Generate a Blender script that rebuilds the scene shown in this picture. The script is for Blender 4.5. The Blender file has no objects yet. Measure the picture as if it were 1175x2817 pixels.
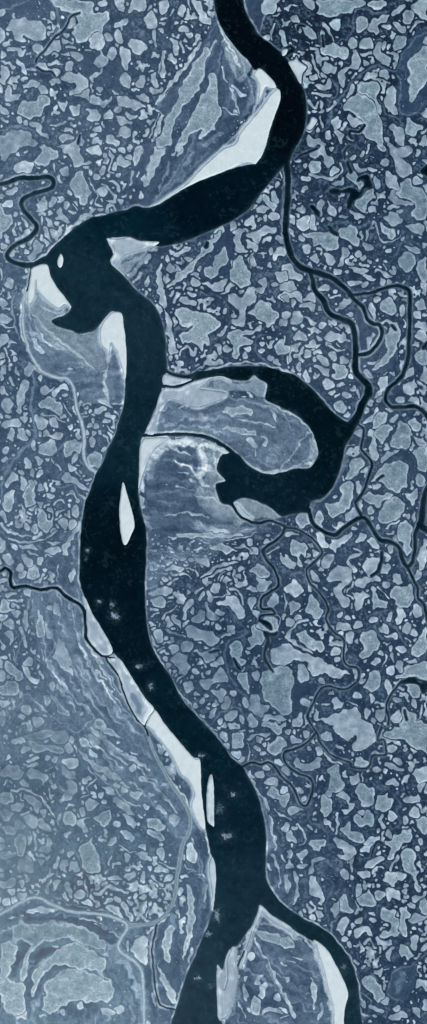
# A broad dark river winding through pale scrub and wet tundra, seen from high above.
# Units: 1 Blender unit is about ten metres on the ground.
import bpy, math, re
import numpy as np

# ------------------------------------------------------------------ camera, world, sun, exposure
S = bpy.context.scene
CAM_H = 5200.0
cam_d = bpy.data.cameras.new('camera')
cam = bpy.data.objects.new('camera', cam_d)
S.collection.objects.link(cam)
cam.location = (0, 0, CAM_H)
cam.rotation_euler = (0, 0, 0)
cam_d.sensor_fit = 'VERTICAL'
cam_d.angle = 2 * math.atan(1408.5 / CAM_H)
cam_d.clip_start = 10
cam_d.clip_end = 60000
S.camera = cam

SUN_EL, SUN_AZ = 48.0, 150.0          # degrees; azimuth clockwise from the top of the picture
w = bpy.data.worlds.new('World'); S.world = w; w.use_nodes = True
nt = w.node_tree
bg = nt.nodes['Background']
sky = nt.nodes.new('ShaderNodeTexSky')
sky.sky_type = 'NISHITA'; sky.sun_disc = False
sky.sun_elevation = math.radians(SUN_EL); sky.sun_rotation = math.radians(SUN_AZ)
nt.links.new(sky.outputs[0], bg.inputs[0]); bg.inputs[1].default_value = 0.06
sun_d = bpy.data.lights.new('sun', 'SUN'); sun_d.energy = 4.0; sun_d.angle = math.radians(0.5)
sun_d.color = (1.0, 0.96, 0.9)
sun = bpy.data.objects.new('sun', sun_d); S.collection.objects.link(sun)
sun.rotation_euler = (math.radians(90 - SUN_EL), 0, math.radians(180 - SUN_AZ))
S.view_settings.view_transform = 'Standard'; S.view_settings.look = 'None'
S.view_settings.exposure = 0.0; S.view_settings.gamma = 1.0
LIGHT = np.array([1.09, 1.08, 1.10])     # light reaching level ground, per channel (measured)
S.cycles.volume_bounces = 1

# ------------------------------------------------------------------ grid and helpers
ST = 2.0
X0, Y0, X1, Y1 = -100.0, -100.0, 1276.0, 2918.0
NX = int((X1 - X0) / ST) + 1; NY = int((Y1 - Y0) / ST) + 1
gx = X0 + np.arange(NX) * ST; gy = Y0 + np.arange(NY) * ST
GX, GY = np.meshgrid(gx, gy)

def band(lam, seed, anis=1.0, bw=0.45):
    """smooth isotropic noise whose features are about lam units across; zero mean, unit variance"""
    r = np.random.default_rng(seed)
    n = r.standard_normal((NY, NX))
    f = np.fft.rfft2(n)
    ky = np.fft.fftfreq(NY, ST)[:, None]; kx = np.fft.rfftfreq(NX, ST)[None, :]
    k = np.sqrt((kx * anis) ** 2 + ky ** 2) + 1e-9
    f *= np.exp(-0.5 * (np.log(k * lam) / bw) ** 2)
    o = np.fft.irfft2(f, s=(NY, NX))
    return o / o.std()

def low(lam, seed):
    r = np.random.default_rng(seed)
    f = np.fft.rfft2(r.standard_normal((NY, NX)))
    ky = np.fft.fftfreq(NY, ST)[:, None]; kx = np.fft.rfftfreq(NX, ST)[None, :]
    f *= np.exp(-0.5 * ((kx ** 2 + ky ** 2) * (2.1 * lam) ** 2))
    o = np.fft.irfft2(f, s=(NY, NX)); o -= o.mean()
    return o / o.std()

def lin(c):
    c = np.asarray(c, float) / 255.0
    return np.where(c <= 0.04045, c / 12.92, ((c + 0.055) / 1.055) ** 2.4)

def tint(c):
    """colour noted by eye from the survey, corrected by spot measurements (the eye over-reads blue)"""
    c = np.asarray(c, float); g = c[..., 1]
    k = np.stack([np.interp(g, [0, 130, 175, 208], v) for v in ([.82, .86, .93, 1], [.84, .88, .925, 1], [.83, .86, .93, .99])], -1)
    return lin(c * k)

def smooth(e0, e1, x):
    t = np.clip((x - e0) / (e1 - e0), 0, 1)
    return t * t * (3 - 2 * t)

CROP = {}
for k, ch in enumerate('ABCDEFGHIJKLMNOPQRSTU'):
    CROP[ch] = ((0, 400, 775)[k % 3], 400 * (k // 3))
CROP['Z'] = (0, 0)

def parse(txt, crop='Z'):
    pts = []
    for tok in txt.split():
        if tok[0] == '@': crop = tok[1]; tok = tok[2:]
        x, y = map(float, tok.split(',')[:2])
        s = 1.0 if crop == 'Z' else 1 / 2.685
        pts.append((CROP[crop][0] + x * s, CROP[crop][1] + y * s))
    return np.array(pts)

def catmull(P, closed, n=4):
    N = len(P)
    out = []
    rng = range(N if closed else N - 1)
    for i in rng:
        if closed: a, b, c, d = P[(i - 1) % N], P[i], P[(i + 1) % N], P[(i + 2) % N]
        else: a, b, c, d = P[max(i - 1, 0)], P[i], P[i + 1], P[min(i + 2, N - 1)]
        for q in range(n):
            t = q / n
            out.append(0.5 * ((2 * b) + (c - a) * t + (2 * a - 5 * b + 4 * c - d) * t * t + (3 * b - a - 3 * c + d) * t ** 3))
    if not closed: out.append(P[-1])
    return np.array(out)

# gentle bending of every traced outline, so that edges are as ragged as a real shore
WXA = low(17, 11) * 2.1 + low(8, 13) * 0.35; WYA = low(17, 12) * 2.1 + low(8, 14) * 0.35

def window(P, pad):
    i0 = max(int((P[:, 1].min() - pad - Y0) / ST), 0); i1 = min(int((P[:, 1].max() + pad - Y0) / ST) + 2, NY)
    j0 = max(int((P[:, 0].min() - pad - X0) / ST), 0); j1 = min(int((P[:, 0].max() + pad - X0) / ST) + 2, NX)
    return i0, i1, j0, j1

def seg_dist(P, closed, R, win, wd=None, warp=1.0):
    """distance (capped at R) from each grid point of the window to the polyline; wd = half widths"""
    i0, i1, j0, j1 = win
    D = np.full((i1 - i0, j1 - j0), R, float)
    N = len(P)
    for k in range(N if closed else N - 1):
        a = P[k]; b = P[(k + 1) % N]
        m = R + 2 + (0 if wd is None else max(wd[k], wd[(k + 1) % N]))
        a0 = max(int((min(a[1], b[1]) - m - Y0) / ST), i0); a1 = min(int((max(a[1], b[1]) + m - Y0) / ST) + 2, i1)
        b0 = max(int((min(a[0], b[0]) - m - X0) / ST), j0); b1 = min(int((max(a[0], b[0]) + m - X0) / ST) + 2, j1)
        if a0 >= a1 or b0 >= b1: continue
        x = GX[a0:a1, b0:b1] + warp * WXA[a0:a1, b0:b1]; y = GY[a0:a1, b0:b1] + warp * WYA[a0:a1, b0:b1]
        d = b - a; L = d @ d + 1e-9
        t = np.clip(((x - a[0]) * d[0] + (y - a[1]) * d[1]) / L, 0, 1)
        q = np.hypot(x - a[0] - t * d[0], y - a[1] - t * d[1])
        if wd is not None: q = q - (wd[k] + t * (wd[(k + 1) % N] - wd[k]))
        v = D[a0 - i0:a1 - i0, b0 - j0:b1 - j0]
        np.minimum(v, q, out=v)
    return D

def f_poly(P, R=12.0, warp=1.0, n=4, pad=None):
    """signed field of a closed outline, positive inside"""
    P = catmull(P, True, n)
    win = window(P, R + 2 if pad is None else pad)
    D = seg_dist(P, True, R, win, None, warp)
    i0, i1, j0, j1 = win
    xs = GX[i0:i1, j0:j1] + warp * WXA[i0:i1, j0:j1]; ys = GY[i0:i1, j0:j1] + warp * WYA[i0:i1, j0:j1]
    ins = np.zeros(D.shape, bool)
    N = len(P)
    for k in range(N):
        a = P[k]; b = P[(k + 1) % N]
        if a[1] == b[1]: continue
        lo, hi = min(a[1], b[1]), max(a[1], b[1])
        r0 = max(int((lo - 6 - Y0) / ST) - i0, 0); r1 = min(int((hi + 6 - Y0) / ST) + 2 - i0, D.shape[0])
        if r0 >= r1: continue
        y = ys[r0:r1]; x = xs[r0:r1]
        hit = (y >= lo) & (y < hi) & (x < a[0] + (y - a[1]) * (b[0] - a[0]) / (b[1] - a[1]))
        ins[r0:r1] ^= hit
    return np.where(ins, D, -D), win

def f_stroke(P, wd, R=12.0, warp=1.0):
    n = len(P)
    wd = np.interp(np.linspace(0, 1, n), np.linspace(0, 1, len(wd)), wd) / 2
    Q = catmull(np.column_stack([P, wd]), False, 4)
    win = window(Q[:, :2], R + wd.max() + 2)
    return -seg_dist(Q[:, :2], False, R, win, Q[:, 2], warp), win

def f_shape(line, crop):
    m = re.match(r'([pes])([+\-=]*)\s+(.*)', line)
    k, tone, rest = m.groups()
    s = 1 / 2.685; ox, oy = CROP[crop]
    if k == 'p':
        f, win = f_poly(parse(rest, crop))
    elif k == 'e':
        x, y, rx, ry, a = map(float, rest.split(','))
        a = math.radians(a); ph = (x * 7 + y * 3) % 6.28
        t = np.linspace(0, 2 * math.pi, 13)[:-1]
        r = 1 + 0.09 * np.sin(2 * t + ph) + 0.07 * np.sin(3 * t + 2 * ph)
        ex, ey = rx * np.cos(t) * r, ry * np.sin(t) * r
        P = np.column_stack([ox + (x + ex * math.cos(a) - ey * math.sin(a)) * s, oy + (y + ex * math.sin(a) + ey * math.cos(a)) * s])
        f, win = f_poly(P, n=2)
    else:
        wd, rest = rest.split(' ', 1)
        P = parse(rest, crop); wd = float(wd) * s
        f, win = f_stroke(P, [wd * 0.75, wd * 1.08, wd * 0.95, wd * 1.05, wd * 0.7])
    return f, win, tone, k

def mesh_obj(name, V, Q, mat, parent=None, attrs=None, smooth_sh=True):
    me = bpy.data.meshes.new(name)
    me.vertices.add(len(V)); me.vertices.foreach_set('co', np.ascontiguousarray(V, np.float32).ravel())
    me.loops.add(Q.size); me.loops.foreach_set('vertex_index', np.ascontiguousarray(Q, np.int32).ravel())
    me.polygons.add(len(Q))
    me.polygons.foreach_set('loop_start', np.arange(len(Q), dtype=np.int32) * 4)
    me.polygons.foreach_set('loop_total', np.full(len(Q), 4, np.int32))
    me.polygons.foreach_set('use_smooth', np.full(len(Q), smooth_sh, bool))
    me.update(calc_edges=True)
    for an, arr in (attrs or {}).items():
        at = me.attributes.new(an, 'FLOAT_COLOR', 'POINT')
        at.data.foreach_set('color', np.ascontiguousarray(arr, np.float32).ravel())
    me.materials.append(mat)
    o = bpy.data.objects.new(name, me); S.collection.objects.link(o)
    if parent is not None: o.parent = parent
    return o

def field_mesh(name, F, win, zf, colf, mat, parent=None, sel=None, origin=None, clip=True):
    """mesh of the cells where F > 0; rim vertices are pulled onto the outline. zf, colf: arrays on the window"""
    i0, i1, j0, j1 = win
    ins = F > 0
    c = ins[:-1, :-1] | ins[1:, :-1] | ins[:-1, 1:] | ins[1:, 1:]
    if not clip: c = np.ones_like(c)
    if sel is not None: c &= sel[:-1, :-1]
    ci, cj = np.nonzero(c)
    if len(ci) == 0: return None
    used = np.zeros(F.shape, bool)
    for a, b in ((0, 0), (1, 0), (0, 1), (1, 1)): used[ci + a, cj + b] = True
    idx = np.full(F.shape, -1); ui, uj = np.nonzero(used); idx[ui, uj] = np.arange(len(ui))
    x = GX[i0:i1, j0:j1][ui, uj].copy(); y = GY[i0:i1, j0:j1][ui, uj].copy()
    z = zf[ui, uj]
    if clip:
        dy, dx = np.gradient(F, ST)
        f = F[ui, uj]; g2 = dx[ui, uj] ** 2 + dy[ui, uj] ** 2 + 0.05
        mv = np.where(f < 0, -f / g2, 0)
        mx = np.clip(mv * dx[ui, uj], -2.0, 2.0); my = np.clip(mv * dy[ui, uj], -2.0, 2.0)
        x += mx; y += my
    V = np.column_stack([x - 587.5, 1408.5 - y, z])
    if origin is not None: V = V - np.array(origin)
    Q = np.column_stack([idx[ci, cj], idx[ci + 1, cj], idx[ci + 1, cj + 1], idx[ci, cj + 1]])
    o = mesh_obj(name, V, Q, mat, parent, {'Col': colf[ui, uj]})
    if origin is not None: o.location = origin
    return o

# ------------------------------------------------------------------ tones of ground and scrub, region by region
TONES = [  # x, y, ground sRGB, scrub sRGB
 (200,200,(62,88,124),(150,175,195)), (30,60,(78,104,142),(150,174,194)), (450,150,(74,99,137),(155,178,198)), (250,350,(80,106,142),(152,176,196)),
 (560,40,(74,98,134),(160,182,202)), (975,200,(36,61,100),(142,169,189)), (1120,60,(34,60,100),(142,168,188)), (830,120,(28,50,86),(140,168,190)), (840,360,(34,58,96),(140,168,190)),
 (150,600,(80,105,140),(150,175,198)), (40,720,(84,108,142),(150,175,195)), (620,720,(64,87,126),(150,172,190)),
 (975,520,(38,66,106),(135,162,185)), (1120,650,(56,86,124),(138,164,186)), (900,700,(58,84,122),(145,170,190)), (60,1050,(62,90,128),(142,166,187)), (250,1180,(72,98,134),(150,172,192)),
 (550,860,(58,84,124),(150,172,190)), (720,900,(60,86,126),(150,174,194)), (1000,1000,(70,94,132),(150,172,192)), (870,960,(84,107,142),(154,176,195)), (1140,1000,(58,86,126),(145,168,190)),
 (100,1350,(75,101,138),(145,169,189)), (60,1550,(84,110,146),(148,172,192)), (975,1400,(72,97,135),(148,172,192)), (1100,1250,(72,97,135),(140,165,185)), (500,1550,(66,90,128),(150,172,190)),
 (100,1800,(84,110,146),(140,165,188)), (600,1750,(58,84,124),(128,154,180)), (700,1950,(66,92,130),(130,156,182)), (975,1800,(54,82,122),(145,170,190)), (1100,1700,(60,88,128),(150,175,194)),
 (60,2000,(112,140,170),(142,167,188)), (100,2150,(94,124,156),(138,163,185)), (320,2150,(82,107,143),(145,170,190)), (200,2350,(100,130,160),(142,167,188)), (40,2350,(118,146,172),(140,166,188)),
 (650,2080,(78,104,142),(140,165,186)), (975,2200,(50,78,118),(138,166,188)), (1100,2400,(50,78,118),(145,172,192)), (780,2350,(76,104,142),(145,168,190)),
 (100,2470,(108,138,166),(150,175,195)), (60,2700,(108,136,166),(168,192,210)), (330,2750,(122,150,178),(170,194,212)), (240,2440,(80,108,140),(150,175,195)),
 (1050,2600,(54,82,120),(142,168,188)), (650,2700,(82,110,146),(150,175,192)), (450,2700,(94,118,152),(165,188,205))]
RAW = False
def idw(col):
    W = np.zeros((NY // 8 + 2, NX // 8 + 2)); A = np.zeros(W.shape + (3,))
    yy = Y0 + np.arange(W.shape[0])[:, None] * ST * 8; xx = X0 + np.arange(W.shape[1])[None, :] * ST * 8
    for t in TONES:
        wt = 1.0 / ((xx - t[0]) ** 2 + (yy - t[1]) ** 2 + 40 ** 2) ** 1.7
        W += wt; A += wt[..., None] * (lin if RAW else tint)(t[col])
    A /= W[..., None]
    fi = (GY[:, 0] - Y0) / (ST * 8); fj = (GX[0] - X0) / (ST * 8)
    a = fi.astype(int); b = fj.astype(int); u = (fi - a)[:, None, None]; v = (fj - b)[None, :, None]
    return (A[a][:, b] * (1 - u) * (1 - v) + A[a + 1][:, b] * u * (1 - v) + A[a][:, b + 1] * (1 - u) * v + A[a + 1][:, b + 1] * u * v)
GT = idw(2); PT = idw(3)

# thin cloud over the lower left: how much of the ground it veils (shape shared with its mesh below)
VEILS = [(90.0, 2520.0, 560.0, 680.0, 0.17)]
VCOL = np.array([0.42, 0.41, 0.48])
def veil_prof(x, y, v):
    r2 = ((x - v[0]) / v[2]) ** 2 + ((y - v[1]) / v[3]) ** 2
    return np.clip(1 - r2, 0, 1) ** 1.5
VF = 1 - np.exp(-sum(v[4] * veil_prof(GX, GY, v) for v in VEILS))
def unlin(v):
    v = np.clip(v, 0, 1)
    return np.where(v <= 0.0031308, v * 12.92, 1.055 * v ** (1 / 2.4) - 0.055) * 255
def grade(seen, k=0.8):
    """measured hue of this false-colour scene: the darker the ground the bluer it is"""
    G = unlin(seen[..., 1])
    r = np.interp(G, [0, 30, 75, 95, 107, 131, 158, 195, 218], [.3, .4, .69, .765, .785, .824, .867, .90, .94])
    b = np.interp(G, [0, 30, 75, 95, 107, 131, 158, 195, 218], [1.8, 1.62, 1.30, 1.235, 1.20, 1.16, 1.115, 1.077, 1.037])
    t = np.stack([lin3(G * r), lin3(G), lin3(G * b)], -1)
    return seen * (1 - k) + t * k
def lin3(c):
    c = np.clip(c, 0, 255) / 255.0
    return np.where(c <= 0.04045, c / 12.92, ((c + 0.055) / 1.055) ** 2.4)
def albedo(seen):
    """surface colour that shows as the given (linear) colour under this light"""
    vf = VF[..., None]; seen = grade(seen)
    a = np.clip(np.maximum((seen - vf * VCOL) / (1 - vf), seen * 0.45), 0.004, 0.9)
    return a / LIGHT

# ------------------------------------------------------------------ materials
def material(name, rough=0.9, grain=0.25, scale=0.33, bump=0.3, speckle=False):
    m = bpy.data.materials.new(name); m.use_nodes = True
    n = m.node_tree.nodes; l = m.node_tree.links
    b = n['Principled BSDF']; b.inputs['Roughness'].default_value = rough
    b.inputs['Specular IOR Level'].default_value = 0.15
    at = n.new('ShaderNodeAttribute'); at.attribute_name = 'Col'
    geo = n.new('ShaderNodeNewGeometry')
    no = n.new('ShaderNodeTexNoise'); no.inputs['Scale'].default_value = scale; no.inputs['Detail'].default_value = 3
    l.new(geo.outputs['Position'], no.inputs['Vector'])
    mr = n.new('ShaderNodeMapRange'); mr.inputs['From Min'].default_value = 0.25; mr.inputs['From Max'].default_value = 0.75
    mr.inputs['To Min'].default_value = 1 - grain; mr.inputs['To Max'].default_value = 1 + grain
    l.new(no.outputs[0], mr.inputs[0])
    mx = n.new('ShaderNodeVectorMath'); mx.operation = 'SCALE'
    l.new(at.outputs['Color'], mx.inputs[0]); l.new(mr.outputs[0], mx.inputs['Scale'])
    out = mx.outputs[0]
    if speckle:
        n2 = n.new('ShaderNodeTexNoise'); n2.inputs['Scale'].default_value = 0.21; n2.inputs['Detail'].default_value = 2
        l.new(geo.outputs['Position'], n2.inputs['Vector'])
        r2 = n.new('ShaderNodeMapRange'); r2.inputs['From Min'].default_value = 0.42; r2.inputs['From Max'].default_value = 0.58
        r2.inputs['To Min'].default_value = 0.66; r2.inputs['To Max'].default_value = 1.06
        l.new(n2.outputs[0], r2.inputs[0])
        mm = n.new('ShaderNodeMix'); mm.data_type = 'FLOAT'; mm.inputs[2].default_value = 1.0
        l.new(at.outputs['Alpha'], mm.inputs[0]); l.new(r2.outputs[0], mm.inputs[3])
        m2 = n.new('ShaderNodeVectorMath'); m2.operation = 'SCALE'
        l.new(out, m2.inputs[0]); l.new(mm.outputs[0], m2.inputs['Scale']); out = m2.outputs[0]
    l.new(out, b.inputs['Base Color'])
    if bump:
        bp = n.new('ShaderNodeBump'); bp.inputs['Strength'].default_value = bump; bp.inputs['Distance'].default_value = 0.5
        l.new(no.outputs[0], bp.inputs['Height']); l.new(bp.outputs[0], b.inputs['Normal'])
    return m
M_GROUND = material('wet_tundra', grain=0.16, scale=0.22, bump=0.25)
M_SCRUB = material('scrub', grain=0.15, scale=0.36, bump=0.35, speckle=True)
M_SAND = material('sand', grain=0.03, scale=0.05, bump=0.05)
M_SILT = material('silt', grain=0.12, scale=0.25, bump=0.2)
M_WATER = material('water', rough=0.12, grain=0.08, scale=0.02, bump=0.0)
M_WATER.node_tree.nodes['Principled BSDF'].inputs['Specular IOR Level'].default_value = 0.12

def tag(o, label=None, cat=None, group=None, kind=None):
    if label: o['label'] = label
    if cat: o['category'] = cat
    if group: o['group'] = group
    if kind: o['kind'] = kind
    return o

def largest(f):
    m = f > 0
    lab = np.where(m, np.arange(1, m.size + 1).reshape(m.shape), 0)
    while True:
        n = lab.copy()
        for ax in (0, 1):
            for d in (1, -1):
                r = np.roll(lab, d, ax)
                if ax == 0: r[0 if d == 1 else -1] = 0
                else: r[:, 0 if d == 1 else -1] = 0
                n = np.maximum(n, r)
        n = np.where(m, n, 0)
        if (n == lab).all(): break
        lab = n
    u, c = np.unique(lab[m], return_counts=True)
    if len(u) > 1: f = np.where(m & (lab != u[c.argmax()]), -0.6, f)
    return f
def two_part(name, n_core, n_rim, f, win, z, col, mat, origin, depth):
    """an Empty at the thing's base that carries its inner area and its edge as two parts"""
    core = largest(f - depth) > 0
    cs = core[:-1, :-1] & core[1:, :-1] & core[:-1, 1:] & core[1:, 1:]; s1 = np.zeros(f.shape, bool); s1[:-1, :-1] = cs
    if cs.sum() < 20: return field_mesh(name, f, win, z, col, mat, origin=origin)
    root = bpy.data.objects.new(name, None); S.collection.objects.link(root); root.location = origin
    root.empty_display_size = 10
    for nm, sl_ in ((n_core, s1), (n_rim, ~s1)):
        c_ = field_mesh(nm, f, win, z, col, mat, parent=root, sel=sl_, origin=origin)
        if c_: c_.location = (0, 0, 0)
    return root

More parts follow.
